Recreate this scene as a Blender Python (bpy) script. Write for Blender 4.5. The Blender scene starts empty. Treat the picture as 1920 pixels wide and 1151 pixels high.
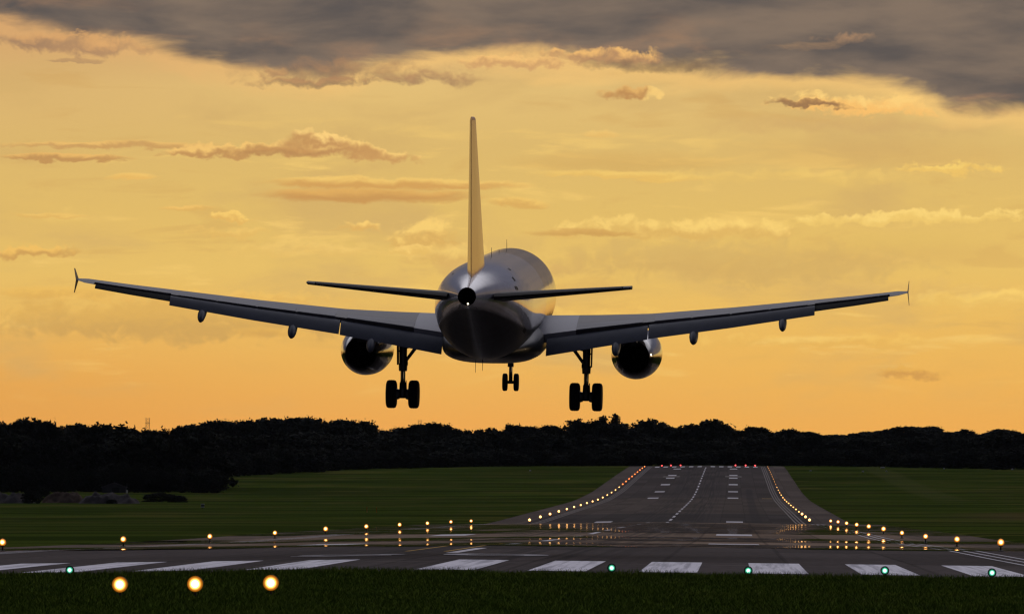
import bpy, bmesh, math, random
import numpy as np
from mathutils import Vector, Matrix, noise as mnoise

random.seed(7)
rng = np.random.default_rng(7)
S = bpy.context.scene
COL = S.collection
R = math.radians

# ------------------------------------------------------------------ camera
F = 11200.0            # focal length, in units of a 1920-wide frame
VX, VY = 1378.0, 885.0  # where the runway heading and the horizon meet in that frame
EYE = 3.04
cam = bpy.data.cameras.new('camera')
cam.sensor_width = 36.0
cam.lens = F * 36.0 / 1920.0
cam.shift_x = (960 - VX) / 1920.0
cam.shift_y = (VY - 575.5) / 1920.0
cam.clip_start = 1.0
cam.clip_end = 30000.0
cam_ob = bpy.data.objects.new('camera', cam)
COL.objects.link(cam_ob)
cam_ob.location = (0, 0, EYE)
cam_ob.rotation_euler = (R(90), 0, 0)
S.camera = cam_ob
S.view_settings.view_transform = 'Standard'
S.view_settings.look = 'None'
S.view_settings.exposure = 0.0
S.view_settings.gamma = 1.0
S.cycles.use_denoising = True
S.cycles.filter_width = 1.3
S.cycles.max_bounces = 6
S.cycles.sample_clamp_indirect = 6.0


def lin(r, g, b):
    def f(c):
        c /= 255.0
        return c / 12.92 if c <= 0.04045 else ((c + 0.055) / 1.055) ** 2.4
    return (f(r), f(g), f(b), 1.0)


# ------------------------------------------------------------------ node helper
class NT:
    def __init__(self, tree):
        self.t = tree

    def n(self, typ, **kw):
        nd = self.t.nodes.new(typ)
        for k, v in kw.items():
            setattr(nd, k, v)
        return nd

    def put(self, sock, v):
        if isinstance(v, bpy.types.NodeSocket):
            self.t.links.new(v, sock)
        else:
            sock.default_value = v

    def math(self, op, a, b=0.0, c=None, clamp=False):
        nd = self.n('ShaderNodeMath', operation=op, use_clamp=clamp)
        self.put(nd.inputs[0], a)
        self.put(nd.inputs[1], b)
        if c is not None:
            self.put(nd.inputs[2], c)
        return nd.outputs[0]

    def vmath(self, op, a, b=(0, 0, 0), c=None):
        nd = self.n('ShaderNodeVectorMath', operation=op)
        self.put(nd.inputs[0], a)
        self.put(nd.inputs[1], b)
        if c is not None:
            self.put(nd.inputs[2], c)
        return nd.outputs['Value'] if op in ('DOT_PRODUCT', 'LENGTH') else nd.outputs[0]

    def smooth(self, v, a, b, o0=0.0, o1=1.0):
        nd = self.n('ShaderNodeMapRange', interpolation_type='SMOOTHSTEP')
        self.put(nd.inputs['Value'], v)
        self.put(nd.inputs['From Min'], a)
        self.put(nd.inputs['From Max'], b)
        self.put(nd.inputs['To Min'], o0)
        self.put(nd.inputs['To Max'], o1)
        return nd.outputs[0]

    def mix(self, f, a, b):
        nd = self.n('ShaderNodeMix', data_type='RGBA')
        self.put(nd.inputs['Factor'], f)
        self.put(nd.inputs['A'], a) if False else self.put(nd.inputs[6], a)
        self.put(nd.inputs[7], b)
        return nd.outputs[2]

    def noise(self, vec, scale, detail=4.0, rough=0.55, dist=0.0):
        nd = self.n('ShaderNodeTexNoise')
        self.put(nd.inputs['Vector'], vec)
        nd.inputs['Scale'].default_value = scale
        nd.inputs['Detail'].default_value = detail
        nd.inputs['Roughness'].default_value = rough
        nd.inputs['Distortion'].default_value = dist
        return nd.outputs[0]

    def ramp(self, f, stops, interp='LINEAR'):
        nd = self.n('ShaderNodeValToRGB')
        cr = nd.color_ramp
        cr.interpolation = interp
        while len(cr.elements) < len(stops):
            cr.elements.new(0.5)
        for e, (p, c) in zip(cr.elements, stops):
            e.position = p
            e.color = c
        self.put(nd.inputs[0], f)
        return nd.outputs[0]

    def curve(self, v, pts):
        nd = self.n('ShaderNodeFloatCurve')
        cm = nd.mapping
        cu = cm.curves[0]
        while len(cu.points) < len(pts):
            cu.points.new(0.5, 0.5)
        for p, (x, y) in zip(cu.points, pts):
            p.location = (x, y)
            p.handle_type = 'AUTO'
        cm.update()
        self.put(nd.inputs['Value'], v)
        return nd.outputs[0]

    def xyz(self, x, y, z):
        nd = self.n('ShaderNodeCombineXYZ')
        for s, v in zip(nd.inputs, (x, y, z)):
            self.put(s, v)
        return nd.outputs[0]

    def sep(self, v):
        nd = self.n('ShaderNodeSeparateXYZ')
        self.put(nd.inputs[0], v)
        return nd.outputs


# ------------------------------------------------------------------ sky
def build_world():
    w = bpy.data.worlds.new('World')
    S.world = w
    w.use_nodes = True
    t = w.node_tree
    t.nodes.clear()
    N = NT(t)
    d = N.n('ShaderNodeTexCoord').outputs['Generated']
    dx, dy, dz = N.sep(d)
    az = N.math('ARCTAN2', dx, dy)
    el = N.math('ARCSINE', dz)
    # angles around the runway heading, scaled so that 1 unit = 1/11200 rad
    U = N.math('MULTIPLY_ADD', az, F, VX)          # grows to the right
    V = N.math('MULTIPLY', el, F)                  # grows upwards from the horizon
    P = N.xyz(U, V, 0.0)

    def scaled(sx, sy, off=0.0):
        return N.xyz(N.math('MULTIPLY', U, sx), N.math('MULTIPLY', V, sy), off)
    n_wide = N.noise(scaled(0.0022, 0.0065), 1.0, 5, 0.55, 0.3)
    n_streak = N.noise(scaled(0.0040, 0.0230, 3.7), 1.0, 6, 0.58, 0.5)
    n_fine = N.noise(scaled(0.014, 0.030, 9.1), 1.0, 6, 0.62, 0.6)
    n_puff = N.noise(scaled(0.022, 0.026, 5.3), 1.0, 5, 0.6, 0.8)
    warp = N.xyz(N.math('MULTIPLY', N.math('SUBTRACT', n_wide, 0.5), 120.0),
                 N.math('MULTIPLY', N.math('SUBTRACT', n_fine, 0.5), 26.0), 0.0)
    PW = N.vmath('ADD', P, warp)
    bn = N.n('ShaderNodeTexNoise')
    N.put(bn.inputs['Vector'], scaled(0.020, 0.024, 2.2))
    bn.inputs['Scale'].default_value = 1.0
    bn.inputs['Detail'].default_value = 3.0
    bn.inputs['Roughness'].default_value = 0.62
    PB = N.vmath('ADD', P, N.vmath('MULTIPLY', N.vmath('SUBTRACT', bn.outputs['Color'], (0.5, 0.5, 0.5)), (95, 52, 0)))

    # clear glow, by elevation
    base = N.ramp(N.math('MULTIPLY', V, 1 / 900.0), [
        (0.0, lin(238, 164, 82)), (0.11, lin(240, 171, 84)), (0.2, lin(238, 179, 90)), (0.30, lin(235, 186, 97)),
        (0.42, lin(232, 192, 105)), (0.55, lin(226, 188, 106)), (0.68, lin(221, 184, 110)), (0.80, lin(227, 190, 119)),
        (0.90, lin(214, 170, 116)), (1.0, lin(180, 140, 102))])
    # the left-hand side is a little redder and dimmer
    leftness = N.smooth(U, 900.0, -100.0)
    base = N.mix(N.math('MULTIPLY', leftness, N.math('ADD', N.smooth(V, 320, 140, 0.06, 0.55), N.smooth(V, 560, 760, 0.0, 0.45))), base, N.mix(N.smooth(V, 330, 700), lin(226, 158, 76), lin(208, 164, 104)))
    right_glow = N.math('MULTIPLY', N.smooth(U, 700, 1500), N.smooth(V, 620, 60))
    base = N.mix(N.math('MULTIPLY', right_glow, 0.25), base, lin(240, 186, 88))
    # wide dull veils and thin bright streaks
    veil = N.math('MULTIPLY', N.smooth(n_wide, 0.48, 0.68), N.smooth(V, 60, 240))
    base = N.mix(N.math('MULTIPLY', veil, 0.6), base, lin(207, 169, 106))
    st = N.math('MULTIPLY', N.smooth(n_streak, 0.54, 0.70), N.smooth(V, 90, 260))
    st = N.math('MULTIPLY', st, N.smooth(V, 720, 560))
    c = N.mix(N.math('MULTIPLY', st, 0.62), base, lin(248, 206, 116))
    st2 = N.math('MULTIPLY', N.smooth(n_streak, 0.44, 0.30), N.smooth(V, 150, 300))
    c = N.mix(N.math('MULTIPLY', st2, 0.30), c, lin(206, 160, 92))

    # cloud patches: (u, y, half-width, half-height, tilt, softness, opacity, lit colour, shaded colour, puffiness)
    g = bpy.data.node_groups.new('cloud_patch', 'ShaderNodeTree')
    for nm, ty in (('P', 'NodeSocketVector'), ('Inv', 'NodeSocketVector'), ('Off', 'NodeSocketVector'),
                   ('Tilt', 'NodeSocketFloat'), ('Noise', 'NodeSocketFloat'), ('Amp', 'NodeSocketFloat'), ('Soft', 'NodeSocketFloat')):
        g.interface.new_socket(nm, in_out='INPUT', socket_type=ty)
    for nm in ('Mask', 'Lit'):
        g.interface.new_socket(nm, in_out='OUTPUT', socket_type='NodeSocketFloat')
    G = NT(g)
    gi = g.nodes.new('NodeGroupInput')
    go = g.nodes.new('NodeGroupOutput')
    q = G.vmath('MULTIPLY_ADD', gi.outputs['P'], gi.outputs['Inv'], gi.outputs['Off'])
    qx, qy, _ = G.sep(q)
    qy = G.math('SUBTRACT', qy, G.math('MULTIPLY', qx, gi.outputs['Tilt']))
    r2 = G.math('ADD', G.math('MULTIPLY', qx, qx), G.math('MULTIPLY', qy, qy))
    nn = G.math('MULTIPLY', G.math('SUBTRACT', gi.outputs['Noise'], 0.5), gi.outputs['Amp'])
    e = G.math('ADD', G.math('SUBTRACT', 1.0, r2), nn)
    g.links.new(G.smooth(e, 0.0, gi.outputs['Soft']), go.inputs['Mask'])
    lit = G.math('ADD', qy, G.math('MULTIPLY', nn, 0.9))
    g.links.new(G.smooth(lit, -0.35, 0.65), go.inputs['Lit'])

    def patch(c, u, y, ru, rv, tilt=0.0, soft=0.8, op=0.8, lit=(250, 208, 120), shade=(196, 146, 88), noise=n_fine, amp=1.6, pos=None):
        gn = N.n('ShaderNodeGroup')
        gn.node_tree = g
        v = VY - y
        # the tiny term only makes the patches evaluate one after another (keeps the shader's memory small)
        N.put(gn.inputs['P'], N.vmath('MULTIPLY_ADD', c, (1e-7, 1e-7, 1e-7), pos or PW))
        gn.inputs['Inv'].default_value = (1 / ru, 1 / rv, 0)
        gn.inputs['Off'].default_value = (-u / ru, -v / rv, 0)
        gn.inputs['Tilt'].default_value = -tilt
        N.put(gn.inputs['Noise'], noise)
        gn.inputs['Amp'].default_value = amp
        gn.inputs['Soft'].default_value = soft
        col = N.mix(gn.outputs['Lit'], lin(*shade), lin(*lit))
        return N.mix(N.math('MULTIPLY', gn.outputs['Mask'], op), c, col)

    dull = (200, 158, 94)
    # broad dull banks low down
    c = patch(c, 330, 605, 430, 46, 0, 0.9, 0.75, (220, 172, 90), (204, 160, 90), n_puff, 2.4, PB)
    c = patch(c, 1350, 490, 420, 54, 0.1, 1.0, 0.8, (216, 178, 104), (212, 172, 100), n_puff, 2.2, PB)
    c = patch(c, 1650, 290, 360, 40, 0.1, 1.3, 0.45, (214, 172, 102), (212, 168, 98), n_streak)
    c = patch(c, 1700, 470, 300, 40, 0.1, 1.2, 0.5, (222, 184, 100), (214, 172, 98), n_streak)
    c = patch(c, 1150, 305, 260, 26, 0.1, 1.2, 0.5, (216, 172, 98), (208, 164, 92), n_streak)
    c = patch(c, 1710, 700, 70, 12, 0, 0.9, 0.8, (232, 176, 86), (208, 152, 80), n_puff, 1.8, PB)
    # bright ragged streaks
    c = patch(c, 1700, 410, 330, 13, -0.5, 0.9, 0.9, (252, 214, 122), (240, 200, 110), n_puff, 2.6, PB)
    c = patch(c, 1270, 428, 260, 24, 0.1, 0.9, 0.8, (252, 212, 120), (222, 178, 98), n_puff, 2.6, PB)
    c = patch(c, 1090, 437, 120, 9, 0.0, 0.9, 0.8, (214, 166, 92), (204, 156, 86), n_streak)
    c = patch(c, 1830, 558, 220, 16, 0.0, 0.9, 0.7, (252, 210, 112), (236, 192, 102), n_puff, 2.6, PB)
    c = patch(c, 1780, 318, 150, 11, 0.1, 0.8, 0.85, (250, 210, 112), (240, 196, 104), n_puff, 2.4, PB)
    c = patch(c, 1150, 330, 200, 11, 0.4, 0.9, 0.7, (250, 208, 112), (236, 190, 100), n_fine)
    c = patch(c, 800, 445, 90, 38, 0.0, 0.9, 0.85, (252, 210, 118), (220, 174, 96), n_puff, 2.8, PB)
    c = patch(c, 670, 428, 46, 12, 0.1, 0.8, 0.9, (252, 208, 116), (226, 178, 98), n_puff, 2.4, PB)
    c = patch(c, 430, 413, 60, 10, 0.0, 0.8, 0.85, (250, 206, 112), (230, 182, 98), n_puff, 2.4, PB)
    c = patch(c, 350, 392, 70, 6, 0.0, 0.9, 0.7, (246, 196, 108), (226, 178, 96), n_fine)
    c = patch(c, 100, 408, 90, 6, 0.0, 0.9, 0.6, (244, 198, 108), (226, 178, 96), n_fine)
    c = patch(c, 70, 474, 100, 14, 0.0, 0.8, 0.8, (244, 192, 100), (204, 154, 86), n_puff, 2.0, PB)
    c = patch(c, 120, 550, 160, 16, 0.0, 1.1, 0.55, (240, 188, 92), (220, 168, 84), n_fine)
    c = patch(c, 480, 625, 90, 14, 0.0, 1.0, 0.5, (240, 186, 90), (222, 168, 84), n_fine)
    c = patch(c, 250, 335, 56, 8, 0.0, 0.8, 0.8, (246, 200, 110), (236, 186, 100), n_fine)
    # long flat bank left of the fin
    c = patch(c, 720, 345, 260, 14, 0.1, 0.7, 0.85, (246, 202, 112), (212, 158, 88), n_streak)
    c = patch(c, 690, 368, 220, 17, 0.0, 0.7, 0.85, (226, 172, 94), (202, 148, 84), n_streak)
    c = patch(c, 960, 382, 60, 13, 0.4, 0.8, 0.7, (246, 200, 108), (216, 166, 90), n_fine)
    # the heaped cloud with its long tail
    c = patch(c, 130, 300, 130, 9, 0.2, 0.6, 0.85, (236, 184, 104), (192, 142, 86), n_fine)
    c = patch(c, 210, 276, 230, 9, 0.0, 0.8, 0.75, (238, 188, 108), (200, 150, 92), n_fine)
    c = patch(c, 430, 284, 150, 15, -0.2, 0.7, 0.9, (244, 196, 114), (194, 144, 88), n_puff, 2.4, PB)
    c = patch(c, 700, 292, 105, 16, 0.9, 0.7, 0.9, (248, 204, 120), (204, 154, 94), n_puff, 2.4, PB)
    c = patch(c, 665, 276, 80, 20, 0.8, 0.6, 0.92, (250, 206, 122), (200, 150, 92), n_puff, 2.4, PB)
    c = patch(c, 600, 280, 95, 22, 0.3, 0.9, 0.95, (250, 206, 122), (194, 144, 90), n_puff, 2.6, PB)
    c = patch(c, 575, 262, 46, 22, -0.2, 0.9, 0.95, (252, 208, 126), (196, 146, 90), n_puff, 2.6, PB)
    c = patch(c, 625, 266, 50, 18, 0.5, 0.9, 0.95, (252, 208, 126), (198, 148, 92), n_puff, 2.6, PB)
    c = patch(c, 520, 288, 110, 9, 0.0, 0.8, 0.8, (204, 152, 92), (186, 138, 86), n_fine, 1.6)
    c = patch(c, 840, 480, 110, 26, 0.0, 1.0, 0.7, (248, 208, 118), (216, 172, 98), n_puff, 2.8, PB)
    c = patch(c, 780, 470, 60, 12, 0.0, 0.8, 0.7, (252, 210, 120), (232, 188, 102), n_puff, 2.4, PB)
    c = patch(c, 430, 440, 90, 12, 0.1, 1.0, 0.55, (246, 202, 112), (232, 186, 100), n_puff, 2.4, PB)
    c = patch(c, 1500, 330, 400, 14, 0.0, 1.1, 0.45, (244, 204, 112), (232, 192, 106), n_puff, 2.8, PB)
    c = patch(c, 1560, 640, 330, 16, 0.0, 1.1, 0.5, (246, 200, 104), (228, 178, 90), n_puff, 2.8, PB)
    c = patch(c, 1100, 590, 260, 14, 0.0, 1.1, 0.5, (246, 202, 104), (232, 184, 94), n_puff, 2.8, PB)
    c = patch(c, 420, 560, 330, 14, 0.0, 1.1, 0.5, (246, 196, 100), (232, 178, 90), n_puff, 2.8, PB)
    c = patch(c, 930, 505, 210, 20, 0.0, 1.3, 0.6, (222, 178, 104), (206, 164, 100), n_puff, 2.4, PB)
    c = patch(c, 560, 470, 260, 14, 0.0, 1.3, 0.45, (246, 204, 116), (234, 190, 104), n_puff, 2.6, PB)
    c = patch(c, 1660, 540, 260, 22, 0.0, 1.3, 0.5, (226, 184, 106), (212, 170, 102), n_puff, 2.4, PB)
    c = patch(c, 1560, 235, 330, 24, 0.0, 1.3, 0.5, (218, 176, 108), (208, 166, 106), n_puff, 2.4, PB)
    # small dark-based flecks under the deck
    c = patch(c, 1175, 173, 62, 11, 0.0, 0.9, 0.9, (226, 174, 102), (190, 138, 84), n_puff, 1.6, PB)
    c = patch(c, 1226, 176, 22, 11, 0.0, 1.0, 0.8, (252, 210, 124), (250, 206, 122), n_puff, 1.8, PB)
    c = patch(c, 1620, 196, 190, 26, 0.3, 0.9, 0.95, (255, 212, 126), (250, 192, 108), n_puff, 2.8, PB)
    c = patch(c, 1520, 196, 100, 9, 0.8, 0.8, 0.9, (180, 134, 86), (146, 108, 76), n_puff, 2.0, PB)
    c = patch(c, 1118, 252, 44, 9, 0.0, 0.9, 0.6, (248, 204, 118), (238, 190, 106), n_puff)
    c = patch(c, 150, 120, 60, 5, 0.0, 0.7, 0.6, (180, 140, 100), (170, 132, 98), n_fine)

    # the dark deck: its lower edge as a curve over azimuth
    edge = [(-400, 46), (0, 62), (150, 70), (250, 98), (330, 118), (430, 138), (530, 152), (620, 150), (700, 140),
            (790, 126), (850, 118), (950, 112), (1060, 122), (1180, 130), (1300, 143), (1450, 150), (1620, 166),
            (1740, 182), (1790, 205), (1860, 212), (1940, 218), (2400, 240)]
    eu = N.curve(N.math('MULTIPLY_ADD', U, 1 / 2800.0, 400 / 2800.0),
                 [((x + 400) / 2800.0, (VY - y) / 1000.0) for x, y in edge])
    eu = N.math('MULTIPLY', eu, 1000.0)
    n_edge = N.noise(scaled(0.0042, 0.0125, 1.9), 1.0, 5, 0.54, 0.35)
    rise = N.math('ADD', N.math('SUBTRACT', V, eu), N.math('MULTIPLY', N.math('SUBTRACT', n_edge, 0.5), 130.0))
    rim = N.math('MULTIPLY', N.smooth(rise, -46, 0), 0.5)
    c = N.mix(rim, c, N.mix(leftness, lin(250, 200, 120), lin(222, 166, 110)))
    deck_n = N.noise(scaled(0.0030, 0.0110, 6.6), 1.0, 5, 0.54, 0.2)
    deck_n = N.math('ADD', N.math('MULTIPLY', deck_n, 0.9), N.math('MULTIPLY', n_wide, 0.1))
    deck_c = N.mix(N.smooth(deck_n, 0.34, 0.66), lin(91, 84, 82), lin(131, 113, 98))
    glow_n = N.noise(scaled(0.0050, 0.0180, 12.3), 1.0, 4, 0.5, 0.4)
    near_edge = N.smooth(rise, 110, 10)
    deck_c = N.mix(N.math('MULTIPLY', N.math('MULTIPLY', N.smooth(glow_n, 0.50, 0.72), near_edge), 0.7), deck_c, lin(176, 134, 100))
    c = N.mix(N.smooth(rise, -8, 34), c, deck_c)
    # lit gaps and lower shelves inside the deck
    c = patch(c, 1130, 108, 170, 16, 0.1, 0.9, 0.9, (246, 190, 114), (190, 144, 100), n_puff, 2.4, PB)
    c = patch(c, 1230, 126, 190, 15, 0.3, 1.5, 0.75, (122, 100, 82), (106, 88, 76), n_puff, 1.6, PB)
    c = patch(c, 522, 136, 30, 12, 0, 1.0, 0.6, (222, 168, 108), (190, 142, 98), n_puff, 2.0, PB)
    c = patch(c, 1590, 70, 60, 12, 0, 1.3, 0.6, (196, 150, 108), (160, 128, 100), n_puff, 2.0, PB)
    c = patch(c, 1530, 86, 120, 8, -0.6, 1.0, 0.5, (164, 130, 98), (140, 114, 92), n_fine)
    c = patch(c, 130, 90, 190, 24, 0.4, 1.0, 0.8, (222, 168, 108), (168, 130, 98), n_puff, 2.8, PB)
    c = patch(c, 650, 138, 250, 28, 0.0, 1.7, 0.75, (168, 128, 94), (128, 104, 86), n_puff, 2.6, PB)
    c = patch(c, 590, 158, 150, 13, 0.0, 1.0, 0.7, (178, 132, 94), (132, 104, 84), n_puff, 2.2, PB)
    c = patch(c, 960, 120, 150, 12, 0.1, 0.9, 0.8, (246, 194, 120), (206, 156, 104), n_puff, 2.2, PB)
    c = patch(c, 60, 84, 120, 20, 0.0, 1.2, 0.6, (206, 156, 104), (150, 120, 96), n_puff, 2.4, PB)
    c = patch(c, 820, 150, 110, 16, 0, 1.4, 0.85, (184, 138, 98), (156, 118, 90), n_puff, 2.0, PB)

    # the rest of the dome: the deck ends, a brighter opening above the view, dusk behind
    eld = N.math('MULTIPLY', el, 180 / math.pi)
    fwd = N.math('DIVIDE', dy, N.math('ADD', N.math('SQRT', N.math('ADD', N.math('MULTIPLY', dx, dx), N.math('MULTIPLY', dy, dy))), 1e-4))
    big = N.noise(d, 2.2, 5, 0.55, 0.3)
    opening = N.math('MULTIPLY', N.smooth(N.math('ADD', eld, N.math('MULTIPLY', N.math('SUBTRACT', big, 0.5), 10.0)), 14.0, 24.0),
                     N.smooth(eld, 66.0, 44.0))
    upper = N.mix(N.smooth(eld, 40, 75), lin(84, 86, 104), (0.24, 0.25, 0.31, 1))
    upper = N.mix(N.math('MULTIPLY', opening, N.smooth(fwd, 0.0, 0.55)), upper, (1.15, 1.12, 1.22, 1))
    c = N.mix(N.smooth(eld, 5.4, 11.0), c, upper)
    back = N.mix(N.smooth(eld, 2, 40), (0.055, 0.050, 0.060, 1), (0.030, 0.036, 0.060, 1))
    backness = N.smooth(N.math('ADD', dy, N.math('MULTIPLY', N.math('SUBTRACT', big, 0.5), 0.3)), 0.10, -0.35)
    c = N.mix(backness, c, back)
    c = N.mix(N.smooth(eld, -0.3, -1.5), c, (0.012, 0.012, 0.010, 1))
    # a low, weak clear-sky term under the clouds
    sky = N.n('ShaderNodeTexSky', sky_type='NISHITA', sun_disc=False)
    sky.sun_elevation = R(SUN_EL)
    sky.sun_rotation = R(SUN_AZ)
    bg = N.n('ShaderNodeBackground')
    N.put(bg.inputs['Color'], c)
    bg2 = N.n('ShaderNodeBackground')
    N.put(bg2.inputs['Color'], sky.outputs[0])
    bg2.inputs['Strength'].default_value = 0.0015
    add = N.n('ShaderNodeAddShader')
    t.links.new(bg.outputs[0], add.inputs[0])
    t.links.new(bg2.outputs[0], add.inputs[1])
    out = N.n('ShaderNodeOutputWorld')
    t.links.new(add.outputs[0], out.inputs[0])


SUN_EL, SUN_AZ = 5.0, 48.0   # degrees; azimuth to the right of the runway heading
build_world()
sun = bpy.data.lights.new('sun', 'SUN')
sun.energy = 0.35
sun.angle = R(6)
sun.color = (1.0, 0.72, 0.42)
sun_ob = bpy.data.objects.new('sun', sun)
COL.objects.link(sun_ob)
sv = Vector((math.sin(R(SUN_AZ)) * math.cos(R(SUN_EL)), math.cos(R(SUN_AZ)) * math.cos(R(SUN_EL)), math.sin(R(SUN_EL))))
sun_ob.rotation_euler = sv.to_track_quat('Z', 'Y').to_euler()


# ------------------------------------------------------------------ object helpers
def tag(o, label=None, cat=None, group=None, kind=None):
    for k, v in (('label', label), ('category', cat), ('group', group), ('kind', kind)):
        if v:
            o[k] = v
    return o


def empty(name, loc=(0, 0, 0), rot=(0, 0, 0)):
    o = bpy.data.objects.new(name, None)
    COL.objects.link(o)
    o.location = loc
    o.rotation_euler = rot
    o.empty_display_size = 0.2
    return o


def link(name, me, parent=None, loc=(0, 0, 0)):
    o = bpy.data.objects.new(name, me)
    COL.objects.link(o)
    o.location = loc
    if parent:
        o.parent = parent
    return o


def mesh(name, verts, faces, mat, smooth=False):
    me = bpy.data.meshes.new(name)
    me.from_pydata([tuple(v) for v in verts], [], faces)
    me.update()
    if mat:
        me.materials.append(mat)
    if smooth:
        me.polygons.foreach_set('use_smooth', [True] * len(me.polygons))
    return me


class MB:
    """collects shapes into one mesh"""
    def __init__(self):
        self.v, self.f = [], []

    def add(self, vs, fs):
        b = len(self.v)
        self.v += [Vector(v) for v in vs]
        self.f += [tuple(i + b for i in f) for f in fs]
        return self

    def loft(self, rings, cap0=True, cap1=True):
        n = len(rings[0])
        vs = [p for r in rings for p in r]
        fs = []
        for k in range(len(rings) - 1):
            for i in range(n):
                j = (i + 1) % n
                fs.append((k * n + i, k * n + j, (k + 1) * n + j, (k + 1) * n + i))
        if cap0:
            fs.append(tuple(reversed(range(n))))
        if cap1:
            fs.append(tuple(range((len(rings) - 1) * n, len(rings) * n)))
        return self.add(vs, fs)

    def tube(self, a, b, r0, r1=None, n=10):
        a, b = Vector(a), Vector(b)
        r1 = r0 if r1 is None else r1
        z = (b - a).normalized()
        x = z.orthogonal().normalized()
        y = z.cross(x)
        ring = lambda c, r: [c + (x * math.cos(t) + y * math.sin(t)) * r for t in [2 * math.pi * i / n for i in range(n)]]
        return self.loft([ring(a, r0), ring(b, r1)])

    def box(self, c, s, bevel=0.0):
        c = Vector(c)
        hx, hy, hz = s[0] / 2, s[1] / 2, s[2] / 2
        vs = [c + Vector((x * hx, y * hy, z * hz)) for z in (-1, 1) for x, y in ((-1, -1), (1, -1), (1, 1), (-1, 1))]
        return self.add(vs, [(3, 2, 1, 0), (4, 5, 6, 7), (0, 1, 5, 4), (1, 2, 6, 5), (2, 3, 7, 6), (3, 0, 4, 7)])

    def lathe(self, prof, axis='y', c=(0, 0, 0), n=32, sx=1.0, sz=1.0, cap0=True, cap1=True):
        c = Vector(c)
        rings = []
        for a, r in prof:
            ring = []
            for i in range(n):
                t = 2 * math.pi * i / n
                p, q = math.cos(t) * r * sx, math.sin(t) * r * sz
                ring.append(c + (Vector((p, a, q)) if axis == 'y' else Vector((a, p, q)) if axis == 'x' else Vector((p, q, a))))
            rings.append(ring)
        return self.loft(rings, cap0, cap1)

    def build(self, name, mat, parent=None, smooth=True, angle=35):
        me = mesh(name, self.v, self.f, mat, smooth)
        bm = bmesh.new()
        bm.from_mesh(me)
        bmesh.ops.recalc_face_normals(bm, faces=bm.faces)
        if smooth:
            lim = R(angle)
            for e in bm.edges:
                if len(e.link_faces) == 2 and e.calc_face_angle(0) > lim:
                    e.smooth = False
        bm.to_mesh(me)
        bm.free()
        return link(name, me, parent)


def W(x, y, d):
    """the point at distance d seen in the direction (x, y)"""
    return Vector(((x - VX) / F * d, d, EYE + (VY - y) / F * d))


# ------------------------------------------------------------------ materials
def new_mat(name):
    m = bpy.data.materials.new(name)
    m.use_nodes = True
    t = m.node_tree
    b = t.nodes['Principled BSDF']
    return m, NT(t), b


def paint(name, col, rough=0.3, metal=0.0, spec=0.5, coat=0.0, var=0.06, scale=1.5, bump=0.0):
    m, N, b = new_mat(name)
    co = N.n('ShaderNodeTexCoord').outputs['Object']
    nz = N.noise(co, scale, 5, 0.6)
    f = N.smooth(nz, 0.3, 0.7)
    dark = tuple(c * (1 - var * 2) for c in col[:3]) + (1,)
    N.put(b.inputs['Base Color'], N.mix(f, dark, tuple(col[:3]) + (1,)))
    b.inputs['Roughness'].default_value = rough
    b.inputs['Metallic'].default_value = metal
    b.inputs['Specular IOR Level'].default_value = spec
    b.inputs['Coat Weight'].default_value = coat
    b.inputs['Coat Roughness'].default_value = 0.06
    if bump:
        bp = N.n('ShaderNodeBump')
        bp.inputs['Strength'].default_value = bump
        bp.inputs['Distance'].default_value = 0.05
        N.put(bp.inputs['Height'], N.noise(co, 0.9, 2, 0.5))
        N.put(b.inputs['Normal'], bp.outputs[0])
    return m


def lamp_mat(name, col, strength, sample=False):
    m, N, b = new_mat(name)
    b.inputs['Base Color'].default_value = (0.8, 0.8, 0.8, 1)
    b.inputs['Emission Color'].default_value = tuple(col) + (1,)
    b.inputs['Emission Strength'].default_value = strength
    if not sample:
        m.cycles.emission_sampling = 'NONE'
    return m


def fuselage_mat():
    m, N, b = new_mat('fuselage_paint')
    co = N.n('ShaderNodeTexCoord').outputs['Object']
    x, y, z = N.sep(co)
    nz = N.noise(co, 0.8, 5, 0.6)
    c = N.mix(N.smooth(nz, 0.3, 0.7), (0.26, 0.26, 0.31, 1), (0.31, 0.31, 0.365, 1))
    # the forward fuselage wears a darker colour, from a clean line round the body
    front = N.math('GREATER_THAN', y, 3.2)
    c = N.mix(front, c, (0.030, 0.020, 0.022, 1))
    # underside colour darkened to imitate shade and dark ground reflections; edge climbs aft
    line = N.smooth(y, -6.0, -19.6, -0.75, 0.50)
    belly_shade = N.smooth(N.math('SUBTRACT', line, z), -0.10, 0.10)
    c = N.mix(belly_shade, c, (0.005, 0.005, 0.006, 1))
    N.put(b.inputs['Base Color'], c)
    N.put(b.inputs['Roughness'], N.math('MULTIPLY_ADD', belly_shade, 0.20, N.math('MULTIPLY_ADD', front, -0.03, 0.15)))
    N.put(b.inputs['Specular IOR Level'], N.math('MULTIPLY_ADD', belly_shade, -0.32, 0.40))
    N.put(b.inputs['Coat Weight'], N.math('MULTIPLY_ADD', belly_shade, -0.40, 0.42))
    b.inputs['Coat Roughness'].default_value = 0.06
    bp = N.n('ShaderNodeBump')
    bp.inputs['Strength'].default_value = 0.28
    bp.inputs['Distance'].default_value = 0.05
    N.put(bp.inputs['Height'], N.noise(co, 0.9, 2, 0.5))
    N.put(b.inputs['Normal'], bp.outputs[0])
    return m


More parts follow.
